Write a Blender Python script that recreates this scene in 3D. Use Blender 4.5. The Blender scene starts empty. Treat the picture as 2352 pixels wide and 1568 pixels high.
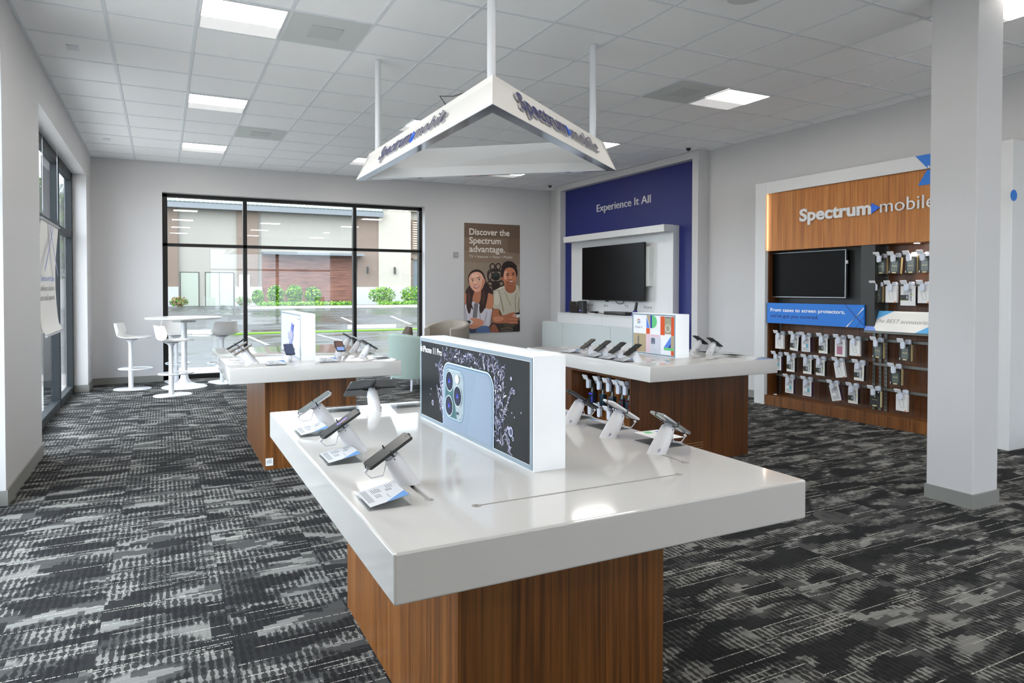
import bpy, bmesh, math, random
from mathutils import Matrix, Vector
random.seed(11)
sc = bpy.context.scene
col = sc.collection
PI = math.pi
R = math.radians

# ------------------------------------------------------------------ camera, world, exposure
cam_d = bpy.data.cameras.new('camera'); cam = bpy.data.objects.new('camera', cam_d); col.objects.link(cam)
cam_d.sensor_fit = 'HORIZONTAL'; cam_d.sensor_width = 36.0
cam_d.lens = 36.0 * 1501.22 / 2352
cam_d.shift_x = (1176 - 1073.3) / 2352
cam_d.shift_y = (690.26 - 784) / 2352
cam_d.clip_start = .05; cam_d.clip_end = 300
cam.location = (0, 0, 1.45)
cam.rotation_euler = (PI / 2 - .0172, 0, -.43683)
sc.camera = cam

world = bpy.data.worlds.new('overcast_sky'); sc.world = world; world.use_nodes = True
wn = world.node_tree; wn.nodes.clear()
w_out = wn.nodes.new('ShaderNodeOutputWorld'); w_bg = wn.nodes.new('ShaderNodeBackground')
w_bg.inputs[0].default_value = (.80, .90, 1.0, 1)
SKY_BRIGHT, SKY_DIM = 6.3, 1.65
# cloud cover is brighter towards -X, where the sun stands behind it
w_tc = wn.nodes.new('ShaderNodeTexCoord'); w_sp = wn.nodes.new('ShaderNodeSeparateXYZ'); w_mr = wn.nodes.new('ShaderNodeMapRange')
wn.links.new(w_tc.outputs['Generated'], w_sp.inputs[0]); wn.links.new(w_sp.outputs[0], w_mr.inputs[0])
for i_, v_ in enumerate((-1.0, .25, SKY_BRIGHT, SKY_DIM)): w_mr.inputs[i_ + 1].default_value = v_
wn.links.new(w_mr.outputs[0], w_bg.inputs[1]); wn.links.new(w_bg.outputs[0], w_out.inputs[0])
LAMP = 12.0          # luminance of the bright lens of a ceiling fixture
sc.view_settings.view_transform = 'Standard'
sc.view_settings.look = 'None'
sc.view_settings.gamma = 1
sc.view_settings.use_curve_mapping = False
sc.view_settings.exposure = 1.0
sc.cycles.max_bounces = 8
sc.cycles.transparent_max_bounces = 12
sc.cycles.sample_clamp_indirect = 6
sc.cycles.caustics_reflective = False
sc.cycles.caustics_refractive = False

# ------------------------------------------------------------------ materials
def lin(c):
    return tuple((v / 255 / 12.92) if v <= 10 else (((v / 255) + .055) / 1.055) ** 2.4 for v in c)
_m = {}
def mat(name, c, rough=.5, metal=0, spec=.5, emit=0, ec=None, coat=0, alpha=None, trans=0, ior=None):
    if name in _m: return _m[name]
    m = bpy.data.materials.new(name); m.use_nodes = True
    b = m.node_tree.nodes['Principled BSDF']
    rgb = lin(c) if max(c) > 1 else c
    b.inputs['Base Color'].default_value = (*rgb, 1)
    b.inputs['Roughness'].default_value = rough
    b.inputs['Metallic'].default_value = metal
    b.inputs['Specular IOR Level'].default_value = spec
    if coat: b.inputs['Coat Weight'].default_value = coat; b.inputs['Coat Roughness'].default_value = .05
    if trans: b.inputs['Transmission Weight'].default_value = trans
    if ior: b.inputs['IOR'].default_value = ior
    if emit:
        e = ec or rgb
        if max(e) > 1: e = lin(e)
        b.inputs['Emission Color'].default_value = (*e, 1)
        b.inputs['Emission Strength'].default_value = emit
    _m[name] = m
    return m

class G:
    """small shorthand for node graphs"""
    def __init__(s, name):
        s.m = bpy.data.materials.new(name); s.m.use_nodes = True; s.t = s.m.node_tree
        s.b = s.t.nodes['Principled BSDF']; _m[name] = s.m
    def n(s, typ, **kw):
        nd = s.t.nodes.new(typ)
        for k, v in kw.items(): setattr(nd, k, v)
        return nd
    def put(s, sock, v):
        if hasattr(v, 'is_output'): s.t.links.new(v, sock)
        else: sock.default_value = v
    def f(s, op, a, b=0.0, c=0.0):
        nd = s.n('ShaderNodeMath', operation=op)
        for i, v in enumerate((a, b, c)): s.put(nd.inputs[i], v)
        return nd.outputs[0]
    def vec(s, x, y, z):
        nd = s.n('ShaderNodeCombineXYZ')
        for i, v in enumerate((x, y, z)): s.put(nd.inputs[i], v)
        return nd.outputs[0]
    def xyz(s, kind='Object'):
        tc = s.n('ShaderNodeTexCoord'); sp = s.n('ShaderNodeSeparateXYZ')
        s.t.links.new(tc.outputs[kind], sp.inputs[0])
        return sp.outputs[0], sp.outputs[1], sp.outputs[2]
    def noise(s, v, scale=1.0, detail=0.0, rough=.5):
        nd = s.n('ShaderNodeTexNoise'); s.put(nd.inputs['Vector'], v)
        nd.inputs['Scale'].default_value = scale; nd.inputs['Detail'].default_value = detail
        nd.inputs['Roughness'].default_value = rough
        return nd.outputs[0]
    def white(s, v):
        nd = s.n('ShaderNodeTexWhiteNoise'); s.put(nd.inputs['Vector'], v); return nd.outputs['Value']
    def step(s, v, lo, hi, a=0.0, b=1.0):
        nd = s.n('ShaderNodeMapRange', interpolation_type='SMOOTHSTEP')
        s.put(nd.inputs[0], v)
        for i, k in enumerate((lo, hi, a, b)): s.put(nd.inputs[i + 1], k)
        return nd.outputs[0]
    def mix(s, fac, a, b):
        nd = s.n('ShaderNodeMix', data_type='RGBA')
        s.put(nd.inputs[0], fac)
        s.put(nd.inputs[6], a if hasattr(a, 'is_output') else (*a, 1)); s.put(nd.inputs[7], b if hasattr(b, 'is_output') else (*b, 1))
        return nd.outputs[2]
    def bump(s, h, strength=.3, dist=.002):
        nd = s.n('ShaderNodeBump'); s.put(nd.inputs['Height'], h)
        nd.inputs['Strength'].default_value = strength; nd.inputs['Distance'].default_value = dist
        s.t.links.new(nd.outputs[0], s.b.inputs['Normal'])

def paint(name, c, rough=.55, spec=.3, var=.03):
    g = G(name); x, y, z = g.xyz()
    n = g.noise(g.vec(x, y, z), 1.3, 2)
    a = lin(c); b_ = tuple(v * (1 - var) for v in a)
    g.put(g.b.inputs['Base Color'], g.mix(n, a, b_))
    g.b.inputs['Roughness'].default_value = rough; g.b.inputs['Specular IOR Level'].default_value = spec
    g.bump(g.noise(g.vec(x, y, z), 260, 1), .06, .0006)
    return g.m

def wood(name, dark, mid, light, rough=.32, sx=1.0):
    g = G(name); x, y, z = g.xyz()
    n1 = g.noise(g.vec(g.f('MULTIPLY', x, 34 * sx), g.f('MULTIPLY', y, 34 * sx), g.f('MULTIPLY', z, 1.1)), 1, 3, .6)
    n2 = g.noise(g.vec(g.f('MULTIPLY', x, 150 * sx), g.f('MULTIPLY', y, 150 * sx), g.f('MULTIPLY', z, 3)), 1, 2, .6)
    n3 = g.noise(g.vec(g.f('MULTIPLY', x, 13), g.f('MULTIPLY', y, 13), g.f('MULTIPLY', z, .9)), 1, 2)
    c = g.mix(g.step(n1, .32, .68), lin(dark), lin(mid))
    c = g.mix(g.f('MULTIPLY', g.step(n3, .4, .75), .6), c, lin(light))
    c = g.mix(g.f('MULTIPLY', g.step(n2, .52, .72), .55), c, lin(dark))
    g.put(g.b.inputs['Base Color'], c)
    g.b.inputs['Roughness'].default_value = rough
    g.b.inputs['Specular IOR Level'].default_value = .5
    g.bump(n2, .1, .0005)
    return g.m

def carpet():
    g = G('carpet_tiles'); x, y, z = g.xyz()
    T = .5
    tx = g.f('DIVIDE', g.f('SUBTRACT', x, .25), T); ty = g.f('DIVIDE', g.f('SUBTRACT', y, .13), T)
    ix = g.f('FLOOR', tx); iy = g.f('FLOOR', ty)
    h1 = g.white(g.vec(ix, iy, 0.0)); h2 = g.white(g.vec(ix, iy, 7.0)); h3 = g.white(g.vec(ix, iy, 3.0))
    ox = g.f('MULTIPLY', h1, 90.0); oy = g.f('MULTIPLY', h2, 70.0)
    # blocks of yarn colour, stepped along the tuft columns and rows
    qx = g.f('MULTIPLY', g.f('FLOOR', g.f('DIVIDE', x, .0295)), .0295)
    rag = g.noise(g.vec(g.f('MULTIPLY', qx, 90.0), g.f('MULTIPLY', y, 9.0), 2.0), 1, 0)
    ry = g.f('MULTIPLY_ADD', g.f('SUBTRACT', rag, .5), .055, y)
    qy = g.f('MULTIPLY', g.f('FLOOR', g.f('DIVIDE', ry, .022)), .022)
    p1 = g.noise(g.vec(g.f('MULTIPLY_ADD', qx, 2.9, ox), g.f('MULTIPLY_ADD', qy, 7.5, oy), 0.0), 1, 0)
    p2 = g.noise(g.vec(g.f('MULTIPLY_ADD', qx, 3.4, oy), g.f('MULTIPLY_ADD', qy, 13.0, ox), 4.0), 1, 0)
    lightm = g.step(g.f('MULTIPLY_ADD', g.f('SUBTRACT', h3, .5), .10, p1), .425, .45)
    pale = g.step(p2, .50, .525)
    # columns of dark tufts
    cw = g.f('DIVIDE', x, .0295)
    ci = g.f('FLOOR', cw); cf = g.f('SUBTRACT', cw, ci)
    tri = g.f('ABSOLUTE', g.f('SUBTRACT', cf, .5))
    wob = g.noise(g.vec(g.f('MULTIPLY', ci, 7.31), g.f('MULTIPLY', y, 30.0), 1.0), 1, 1)
    wid = g.f('MULTIPLY_ADD', g.f('SUBTRACT', wob, .5), 1.1, .285)
    tuft = g.step(g.f('SUBTRACT', wid, tri), -.05, .05)
    there = g.step(g.noise(g.vec(g.f('MULTIPLY_ADD', x, 3.0, oy), g.f('MULTIPLY_ADD', y, 5.5, ox), 8.0), 1, 0), .36, .46)
    tuft = g.f('MULTIPLY', tuft, there)
    # thin stitched lines across the tile
    ly = g.f('DIVIDE', y, .0075); li = g.f('FLOOR', ly)
    lh = g.white(g.vec(li, ix, g.f('MULTIPLY', iy, 1.7)))
    brk = g.noise(g.vec(g.f('MULTIPLY_ADD', x, 3.0, ox), g.f('MULTIPLY', li, 3.3), 5.0), 1, 0)
    dots = g.noise(g.vec(g.f('MULTIPLY', x, 160.0), g.f('MULTIPLY', li, 5.3), 5.0), 1, 0)
    line = g.f('MULTIPLY', g.step(lh, .90, .91), g.step(brk, .45, .5))
    line = g.f('MULTIPLY', line, g.step(dots, .38, .5))
    fl = g.f('ABSOLUTE', g.f('SUBTRACT', g.f('SUBTRACT', ly, li), .5))
    line = g.f('MULTIPLY', line, g.step(fl, .40, .26))
    fine = g.step(g.white(g.vec(li, g.f('ADD', ix, 40.0), iy)), .55, .56)
    c_dark = lin((38, 38, 39)); c_mid = lin((87, 87, 86)); c_pale = lin((149, 148, 144)); c_line = lin((212, 209, 198))
    c = g.mix(pale, c_mid, c_pale)
    c = g.mix(lightm, lin((51, 51, 52)), c)
    c = g.mix(g.f('MULTIPLY', fine, g.f('MULTIPLY', lightm, .16)), c, lin((58, 58, 58)))
    c = g.mix(g.f('MULTIPLY', tuft, .86), c, c_dark)
    c = g.mix(g.f('MULTIPLY', line, .85), c, c_line)
    fz = g.noise(g.vec(x, y, z), 420, 2, .7)
    c = g.mix(g.step(fz, .3, .7, .0, .38), c, lin((26, 26, 26)))
    # seams between tiles
    g.put(g.b.inputs['Base Color'], c)
    g.b.inputs['Roughness'].default_value = .95; g.b.inputs['Specular IOR Level'].default_value = .1
    g.b.inputs['Sheen Weight'].default_value = .0
    g.bump(fz, .55, .004)
    return g.m

M_carpet = carpet()
M_wall = paint('wall_paint', (205, 203, 203))
M_ceil = paint('ceiling_tile', (250, 250, 250), .8, .1, .01)
M_grid = mat('grid_metal', (226, 230, 233), .5)
M_base = mat('vinyl_baseboard', (132, 131, 126), .55)
M_white = mat('white_laminate', (216, 216, 216), .28)
M_quartz = None
g = G('white_solid_surface'); x, y, z = g.xyz()
g.put(g.b.inputs['Base Color'], g.mix(g.noise(g.vec(x, y, z), 300, 1), lin((203, 200, 196)), lin((208, 205, 201))))
g.b.inputs['Roughness'].default_value = .07; g.b.inputs['Specular IOR Level'].default_value = .65
M_quartz = g.m
M_walnut = wood('walnut_laminate', (76, 44, 16), (132, 80, 34), (142, 92, 44), .36, 2.2)
M_walnut_dark = wood('walnut_laminate_dark', (52, 28, 10), (96, 52, 18), (106, 62, 24), .36, 2.2)
M_oak = wood('warm_veneer', (150, 88, 32), (190, 120, 48), (198, 134, 62), .4, 1.6)
M_frame = mat('bronze_metal', (36, 34, 33), .35, .5)
M_frame_l = mat('dark_green_metal', (20, 28, 32), .6, .0)
M_black = mat('black_plastic', (16, 16, 17), .4)
M_screen = mat('screen_glass', (5, 5, 6), .30, spec=.12)
M_phone = mat('phone_glass', (14, 14, 16), .08, spec=.6)
M_steel = mat('brushed_steel', (170, 172, 174), .3, .9)
M_rail = mat('grey_rail', (120, 122, 118), .4, .6)
M_stand = mat('white_plastic', (228, 228, 232), .3)
M_clip = mat('grey_white_plastic', (205, 210, 222), .35)
M_powder = mat('white_powder_coat', (222, 224, 228), .35)
M_seat = mat('white_seat_shell', (226, 224, 222), .5)
M_warm = mat('print_warm_white', (232, 228, 222), .5)
M_print_w = mat('print_white', (240, 240, 240), .5)
M_print_k = mat('print_black', (24, 24, 26), .5)
M_grey_txt = mat('print_grey', (96, 98, 102), .5)
M_navy = mat('navy_paint', (26, 36, 108), .5)
M_navy_t = mat('navy_letters', (52, 56, 110), .4)
M_blue = mat('print_blue', (24, 116, 208), .45)
M_sky = mat('print_light_blue', (92, 170, 222), .45)
M_lblue = mat('letter_blue', (30, 105, 225), .4)
M_dgrey = mat('dark_panel', (44, 44, 42), .4)
M_charc = mat('charcoal_plastic', (40, 40, 40), .45)
M_sage = mat('sage_fabric', (166, 184, 176), .9, spec=.1)
M_taupe = mat('taupe_fabric', (156, 148, 138), .9, spec=.1)
M_brown = mat('brown_fabric', (92, 80, 72), .9, spec=.1)

def glass(name, gloss=.09, tint=(1, 1, 1), rough=0.0, pane=True):
    m = bpy.data.materials.new(name); m.use_nodes = True; t = m.node_tree; t.nodes.clear()
    o = t.nodes.new('ShaderNodeOutputMaterial'); mx = t.nodes.new('ShaderNodeMixShader')
    tr = t.nodes.new('ShaderNodeBsdfTransparent'); gl = t.nodes.new('ShaderNodeBsdfGlossy')
    lw = t.nodes.new('ShaderNodeLayerWeight'); lw.inputs[0].default_value = .5
    pw = t.nodes.new('ShaderNodeMath'); pw.operation = 'POWER'; pw.inputs[1].default_value = 5.0
    mul = t.nodes.new('ShaderNodeMath'); mul.operation = 'MULTIPLY_ADD'
    mul.inputs[1].default_value = 1 - gloss; mul.inputs[2].default_value = gloss
    t.links.new(lw.outputs['Facing'], pw.inputs[0]); t.links.new(pw.outputs[0], mul.inputs[0])
    tr.inputs[0].default_value = (*tint, 1); gl.inputs['Roughness'].default_value = rough
    gl.inputs[0].default_value = (.95, .97, 1, 1)
    t.links.new(mul.outputs[0], mx.inputs[0]); t.links.new(tr.outputs[0], mx.inputs[1]); t.links.new(gl.outputs[0], mx.inputs[2])
    t.links.new(mx.outputs[0], o.inputs[0])
    _m[name] = m
    return m
M_glass = glass('window_glass', .045, (.965, .97, .968))
M_acry = glass('clear_acrylic', .04, (.96, .975, .975), .02)
M_lens = mat('fixture_lens', (255, 250, 242), .5, emit=LAMP, ec=(1.0, .95, .88))
M_lens2 = mat('fixture_reflector', (225, 225, 225), .5, emit=.22, ec=(1.0, .985, .97))
M_lit = mat('backlit_acrylic', (235, 238, 242), .25, emit=.12, ec=(.90, .96, 1.0))
M_lit_g = mat('backlit_border', (128, 142, 152), .3, emit=.03, ec=(.7, .85, 1.0))

def art(name, c, k=.35):
    k *= .3; c = tuple(v * .86 for v in c)
    """ink on a backlit film"""
    return mat('film_' + name, c, .4, emit=k, spec=.3)

# ------------------------------------------------------------------ mesh helpers
class MB:
    def __init__(s): s.bm = bmesh.new(); s.mats = []; s.mi = 0
    def use(s, m):
        if m not in s.mats: s.mats.append(m)
        s.mi = s.mats.index(m); return s
    def _set(s, faces):
        for f in faces: f.material_index = s.mi
    def box(s, x0, x1, y0, y1, z0, z1, bev=0, seg=2, M=None):
        bm = s.bm if not bev else bmesh.new()
        v = [bm.verts.new(p) for p in ((x0,y0,z0),(x1,y0,z0),(x1,y1,z0),(x0,y1,z0),(x0,y0,z1),(x1,y0,z1),(x1,y1,z1),(x0,y1,z1))]
        fs = [bm.faces.new([v[i] for i in q]) for q in ((3,2,1,0),(4,5,6,7),(0,1,5,4),(1,2,6,5),(2,3,7,6),(3,0,4,7))]
        if bev:
            bmesh.ops.bevel(bm, geom=bm.edges[:], offset=bev, segments=seg, profile=.5, affect='EDGES')
            mp = {}
            for w in bm.verts: mp[w] = s.bm.verts.new(M @ w.co if M else w.co)
            for f in bm.faces:
                nf = s.bm.faces.new([mp[w] for w in f.verts]); nf.material_index = s.mi
            bm.free()
        else:
            if M:
                for w in v: w.co = M @ w.co
            s._set(fs)
        return s
    def rings(s, rings, cap=True):
        """rings: lists of points, joined in order"""
        vr = [[s.bm.verts.new(p) for p in r] for r in rings]
        n = len(vr[0]); fs = []
        for a, b in zip(vr, vr[1:]):
            for i in range(n):
                j = (i + 1) % n; fs.append(s.bm.faces.new((a[i], a[j], b[j], b[i])))
        if cap:
            fs.append(s.bm.faces.new(vr[0][::-1])); fs.append(s.bm.faces.new(vr[-1]))
        s._set(fs); return s
    def cyl(s, p0, p1, r0, r1=None, n=16):
        p0, p1 = Vector(p0), Vector(p1); r1 = r0 if r1 is None else r1
        d = (p1 - p0).normalized(); u = d.orthogonal().normalized(); w = d.cross(u)
        mk = lambda p, r: [p + r * (math.cos(2*PI*i/n) * u + math.sin(2*PI*i/n) * w) for i in range(n)]
        return s.rings([mk(p0, r0), mk(p1, r1)])
    def tube(s, pts, r, n=8, closed=False):
        pts = [Vector(p) for p in pts]; rs = []
        prev = None
        for i, p in enumerate(pts):
            a = pts[i-1] if i or closed else pts[0]; b = pts[(i+1) % len(pts)] if i < len(pts)-1 or closed else pts[-1]
            d = (b - a).normalized()
            u = d.orthogonal().normalized() if prev is None else (prev - prev.dot(d) * d).normalized()
            prev = u; w = d.cross(u)
            rr = r[i] if isinstance(r, (list, tuple)) else r
            rs.append([p + rr * (math.cos(2*PI*k/n) * u + math.sin(2*PI*k/n) * w) for k in range(n)])
        if closed: rs.append(rs[0]); return s.rings(rs, cap=False)
        return s.rings(rs)
    def lathe(s, prof, n=32, c=(0, 0, 0)):
        return s.rings([[(c[0] + r * math.cos(2*PI*i/n), c[1] + r * math.sin(2*PI*i/n), c[2] + z) for i in range(n)] for r, z in prof])
    def prism(s, pts, o, u, v, d):
        """2D outline pts placed at o with axes u, v and thickness d along u x v"""
        o, u, v = Vector(o), Vector(u), Vector(v); nrm = u.cross(v).normalized()
        a = [o + u * p[0] + v * p[1] for p in pts]
        return s.rings([a, [p + nrm * d for p in a]])
    def flat(s, pts, o, u, v, off=0):
        o, u, v = Vector(o), Vector(u), Vector(v); nrm = u.cross(v).normalized()
        f = s.bm.faces.new([s.bm.verts.new(o + u * p[0] + v * p[1] + nrm * off) for p in pts]); s._set([f]); return s
    def shell(s, grid, th):
        """grid[i][j] points -> closed sheet of thickness th"""
        m, n = len(grid), len(grid[0]); gr = [[Vector(p) for p in r] for r in grid]
        def nrm(i, j):
            a = gr[min(i+1, m-1)][j] - gr[max(i-1, 0)][j]; b = gr[i][min(j+1, n-1)] - gr[i][max(j-1, 0)]
            return a.cross(b).normalized()
        A = [[s.bm.verts.new(gr[i][j]) for j in range(n)] for i in range(m)]
        B = [[s.bm.verts.new(gr[i][j] + nrm(i, j) * th) for j in range(n)] for i in range(m)]
        fs = []
        for i in range(m-1):
            for j in range(n-1):
                fs.append(s.bm.faces.new((A[i][j], A[i][j+1], A[i+1][j+1], A[i+1][j])))
                fs.append(s.bm.faces.new((B[i][j], B[i+1][j], B[i+1][j+1], B[i][j+1])))
        ed = [(i, 0) for i in range(m)] + [(m-1, j) for j in range(1, n)] + [(i, n-1) for i in range(m-2, -1, -1)] + [(0, j) for j in range(n-2, 0, -1)]
        for k in range(len(ed)):
            a, b = ed[k], ed[(k+1) % len(ed)]
            fs.append(s.bm.faces.new((A[a[0]][a[1]], A[b[0]][b[1]], B[b[0]][b[1]], B[a[0]][a[1]])))
        s._set(fs); return s
    def sphere(s, c, r, n=12, sc=(1, 1, 1)):
        rg = []
        for i in range(1, n):
            t = PI * i / n
            rg.append([(c[0] + r*sc[0]*math.sin(t)*math.cos(2*PI*k/(2*n)), c[1] + r*sc[1]*math.sin(t)*math.sin(2*PI*k/(2*n)), c[2] - r*sc[2]*math.cos(t)) for k in range(2*n)])
        return s.rings(rg)
    def build(s, name, m=None, parent=None, world=False, smooth=True, M=None, fix=True):
        bm = s.bm
        if M:
            for v in bm.verts: v.co = M @ v.co
        if world and parent is not None:
            for v in bm.verts: v.co -= parent.location
        if fix: bmesh.ops.recalc_face_normals(bm, faces=bm.faces[:])
        if smooth:
            bm.normal_update()
            for f in bm.faces: f.smooth = True
            for e in bm.edges:
                if len(e.link_faces) == 2 and e.calc_face_angle(0) > .6: e.smooth = False
        me = bpy.data.meshes.new(name); bm.to_mesh(me); bm.free()
        ms = s.mats if s.mats else [m]
        for q in ms: me.materials.append(q)
        o = bpy.data.objects.new(name, me); col.objects.link(o)
        if parent is not None: o.parent = parent
        return o

def tag(o, label=None, cat=None, group=None, kind=None):
    if label: o['label'] = label
    if cat: o['category'] = cat
    if group: o['group'] = group
    if kind: o['kind'] = kind
    return o
def thing(name, label, cat, loc=(0, 0, 0), rz=0, group=None):
    o = bpy.data.objects.new(name, None); col.objects.link(o); o.empty_display_size = .05
    o.location = loc; o.rotation_euler = (0, 0, rz)
    return tag(o, label, cat, group)
def kids(o): return [c for c in bpy.data.objects if c.parent is o]
def dup(root, loc=None, rz=None, label=None, group=None, rot=None, parent=None):
    r = root.copy(); col.objects.link(r)
    if parent is not None: r.parent = parent
    if loc is not None: r.location = loc
    if rz is not None: r.rotation_euler = (root.rotation_euler[0], root.rotation_euler[1], rz)
    if rot is not None: r.rotation_euler = rot
    if label: r['label'] = label
    if group: r['group'] = group
    for ch in kids(root): dup(ch, parent=r)
    return r
def struct(name, mb, m=None, parent=None, **k):
    o = mb.build(name, m, parent, **k)
    if parent is None: o['kind'] = 'structure'
    return o
def box(x0, x1, y0, y1, z0, z1, bev=0): return MB().box(x0, x1, y0, y1, z0, z1, bev)

def text_mesh(body, bold=0, shear=0, ext=0.0, spacing=1.0):
    c = bpy.data.curves.new('lettering', 'FONT'); c.body = body; c.size = 1
    c.offset = bold; c.shear = shear; c.extrude = ext; c.space_character = spacing; c.resolution_u = 4
    o = bpy.data.objects.new('lettering', c); col.objects.link(o)
    bpy.context.view_layer.update()
    me = bpy.data.meshes.new_from_object(o.evaluated_get(bpy.context.evaluated_depsgraph_get()))
    bpy.data.objects.remove(o); bpy.data.curves.remove(c)
    return me
CAP = .69
def letter(mb, body, o, u, v, cap, width=None, th=.0, off=.0004, bold=0, shear=0, spacing=1.0):
    """append lettering to mb: baseline start o, direction u, up v, capital height cap"""
    o, u, v = Vector(o), Vector(u).normalized(), Vector(v).normalized(); n = u.cross(v)
    me = text_mesh(body, bold, shear, .5 if th else 0, spacing)
    s_ = cap / CAP
    xs = [w.co.x for w in me.vertices]; x0, x1 = min(xs), max(xs)
    sx = width / (x1 - x0) if width else s_
    vs = [mb.bm.verts.new(o + u * ((w.co.x - x0) * sx) + v * (w.co.y * s_) + n * (off + ((w.co.z + .5) * th if th else 0))) for w in me.vertices]
    for p in me.polygons:
        try:
            f = mb.bm.faces.new([vs[i] for i in p.vertices]); f.material_index = mb.mi
        except ValueError: pass
    bpy.data.meshes.remove(me)
    return (x1 - x0) * sx
def ell(cx, cy, rx, ry, n=24, a0=0, a1=360):
    full = abs(a1 - a0) >= 360
    k = n if full else n + 1
    return [(cx + rx * math.cos(R(a0 + (a1 - a0) * i / n)), cy + ry * math.sin(R(a0 + (a1 - a0) * i / n))) for i in range(k)]
def rrect(x0, x1, y0, y1, r, n=6):
    p = []
    for cx, cy, a in ((x1-r, y0+r, -90), (x1-r, y1-r, 0), (x0+r, y1-r, 90), (x0+r, y0+r, 180)):
        p += [(cx + r*math.cos(R(a + 90*i/n)), cy + r*math.sin(R(a + 90*i/n))) for i in range(n+1)]
    return p

WX = (0, -1, 0)   # reading direction on a face that looks towards -X
UP = (0, 0, 1)

# ------------------------------------------------------------------ the room
ZC = 3.455
XL, XR, YB, YF = -.96, 7.18, 11.35, -3.2
struct('floor', box(-1.3, 7.4, YF - .2, 11.62, -.1, 0), M_carpet)
struct('ceiling', box(-1.4, 7.4, YF - .2, 11.7, ZC, ZC + .15), M_ceil)
GX = lambda i: 3.2954 + .6096 * i
GY = lambda j: 3.5917 + .6096 * j
mb = MB()
for i in range(-6, 7): mb.box(GX(i) - .012, GX(i) + .012, YF, YB, ZC - .004, ZC)
for j in range(-11, 13):
    mb.box(XL, XR, GY(j) - .012, GY(j) + .012, ZC - .0045, ZC)
struct('trim_1', mb, M_grid, smooth=False)
mb = MB(); mb.box(XL, XL + .022, YF, YB, ZC - .006, ZC); mb.box(XR - .022, XR, YF, YB, ZC - .006, ZC); mb.box(XL, XR, YB - .022, YB, ZC - .006, ZC)
struct('trim_2', mb, M_grid, smooth=False)

# back wall with the big window opening x .01..4.43, z 0..2.98
WX0, WX1, WZ1 = .01, 4.43, 2.98
mb = MB()
mb.box(XL - .25, WX0, YB, YB + .25, 0, ZC); mb.box(WX1, XR + .2, YB, YB + .25, 0, ZC)
mb.box(WX0, WX1, YB, YB + .25, WZ1, ZC)
struct('wall_back', mb, M_wall, smooth=False)
# left wall: piers and header, openings 6.73-10.66 and -2.4..5.27 (two)
mb = MB()
for a, b in ((10.66, 11.6), (5.27, 6.73), (YF, 1.9)):
    mb.box(XL - .27, XL, a, b, 0, ZC)
for a, b in ((6.73, 10.66), (1.9, 5.27)):
    mb.box(XL - .27, XL, a, b, 3.07, ZC)
struct('wall_left', mb, M_wall, smooth=False)
struct('wall_right', box(XR, XR + .2, YF, 11.6, 0, ZC), M_wall)
# front wall behind the camera: unseen, with glazing added to bring in daylight
mb = MB()
for a, b in ((XL - .27, 1.6), (6.6, XR + .2)): mb.box(a, b, YF - .2, YF, 0, ZC)
mb.box(XL - .27, XR + .2, YF - .2, YF, 3.07, ZC)
struct('wall_front', mb, M_wall, smooth=False)

# windows
def window(n, frame_boxes, pane, fm, cols=None):
    o = bpy.data.objects.new('window_%d' % n, None); col.objects.link(o); o['kind'] = 'structure'
    mb = MB()
    for b in frame_boxes: mb.box(*b, bev=.004, seg=1)
    mb.build('frame', fm, o)
    for i, p in enumerate(pane):
        MB().box(*p).build('pane', M_glass, o)
    return o
Y0, Y1 = 11.50, 11.60
fb = [(WX0, WX0 + .075, Y0, Y1, 0, WZ1), (WX1 - .06, WX1, Y0, Y1, 0, WZ1), (1.235, 1.298, Y0, Y1, .06, WZ1 - .06), (3.112, 3.175, Y0, Y1, .06, WZ1 - .06),
      (WX0, WX1, Y0, Y1, 0, .075), (WX0, WX1, Y0, Y1, WZ1 - .055, WZ1), (WX0, WX1, Y0, Y1, 2.14, 2.19)]
pn = []
for a, b in ((WX0 + .06, 1.25), (1.285, 3.12), (3.165, WX1 - .05)):
    for c, d in ((.06, 2.15), (2.18, WZ1 - .05)): pn.append((a, b, 11.545, 11.555, c, d))
window(1, fb, pn, M_frame)
X0, X1 = XL - .25, XL - .17
fb = [(X0, X1, 6.62, 6.68, 0, 3.07), (X0, X1, 9.30, 9.37, 0, 3.07), (X0, X1, 10.58, 10.66, 0, 3.07), (X0, X1, 6.62, 10.66, 0, .10),
      (X0, X1, 6.62, 10.66, 2.97, 3.07), (X0, X1, 6.62, 10.66, 2.17, 2.24), (X0 - .1, X0, 9.32, 9.36, 0, 3.07)]
window(2, fb, [(XL - .225, XL - .215, 6.68, 9.31, .1, 3.0), (XL - .225, XL - .215, 9.36, 10.6, .1, 3.0)], M_frame_l)
for k, (a, b) in enumerate(((1.9, 5.27),)):  # unseen nearer window, assumed here and sized to let daylight in
    m_ = (a + b) / 2
    window(3 + k, [(X0, X1, a, a + .06, 0, 3.07), (X0, X1, b - .06, b, 0, 3.07), (X0, X1, m_ - .03, m_ + .03, 0, 3.07), (X0, X1, a, b, 0, .1), (X0, X1, a, b, 2.97, 3.07), (X0, X1, a, b, 2.17, 2.24)],
           [(XL - .225, XL - .215, a + .05, b - .05, .1, 3.0)], M_frame_l)
for k, (a, b) in enumerate(((1.6, 4.1), (4.1, 6.6))):  # assumed windows in the unseen front wall, added for their daylight
    window(4 + k, [(a, a + .06, YF - .15, YF - .08, 0, 3.07), (b - .06, b, YF - .15, YF - .08, 0, 3.07), (a, b, YF - .15, YF - .08, 0, .1), (a, b, YF - .15, YF - .08, 2.97, 3.07), (a, b, YF - .15, YF - .08, 2.17, 2.24)],
           [(a + .05, b - .05, YF - .12, YF - .11, .1, 3.0)], M_frame_l)
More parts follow.
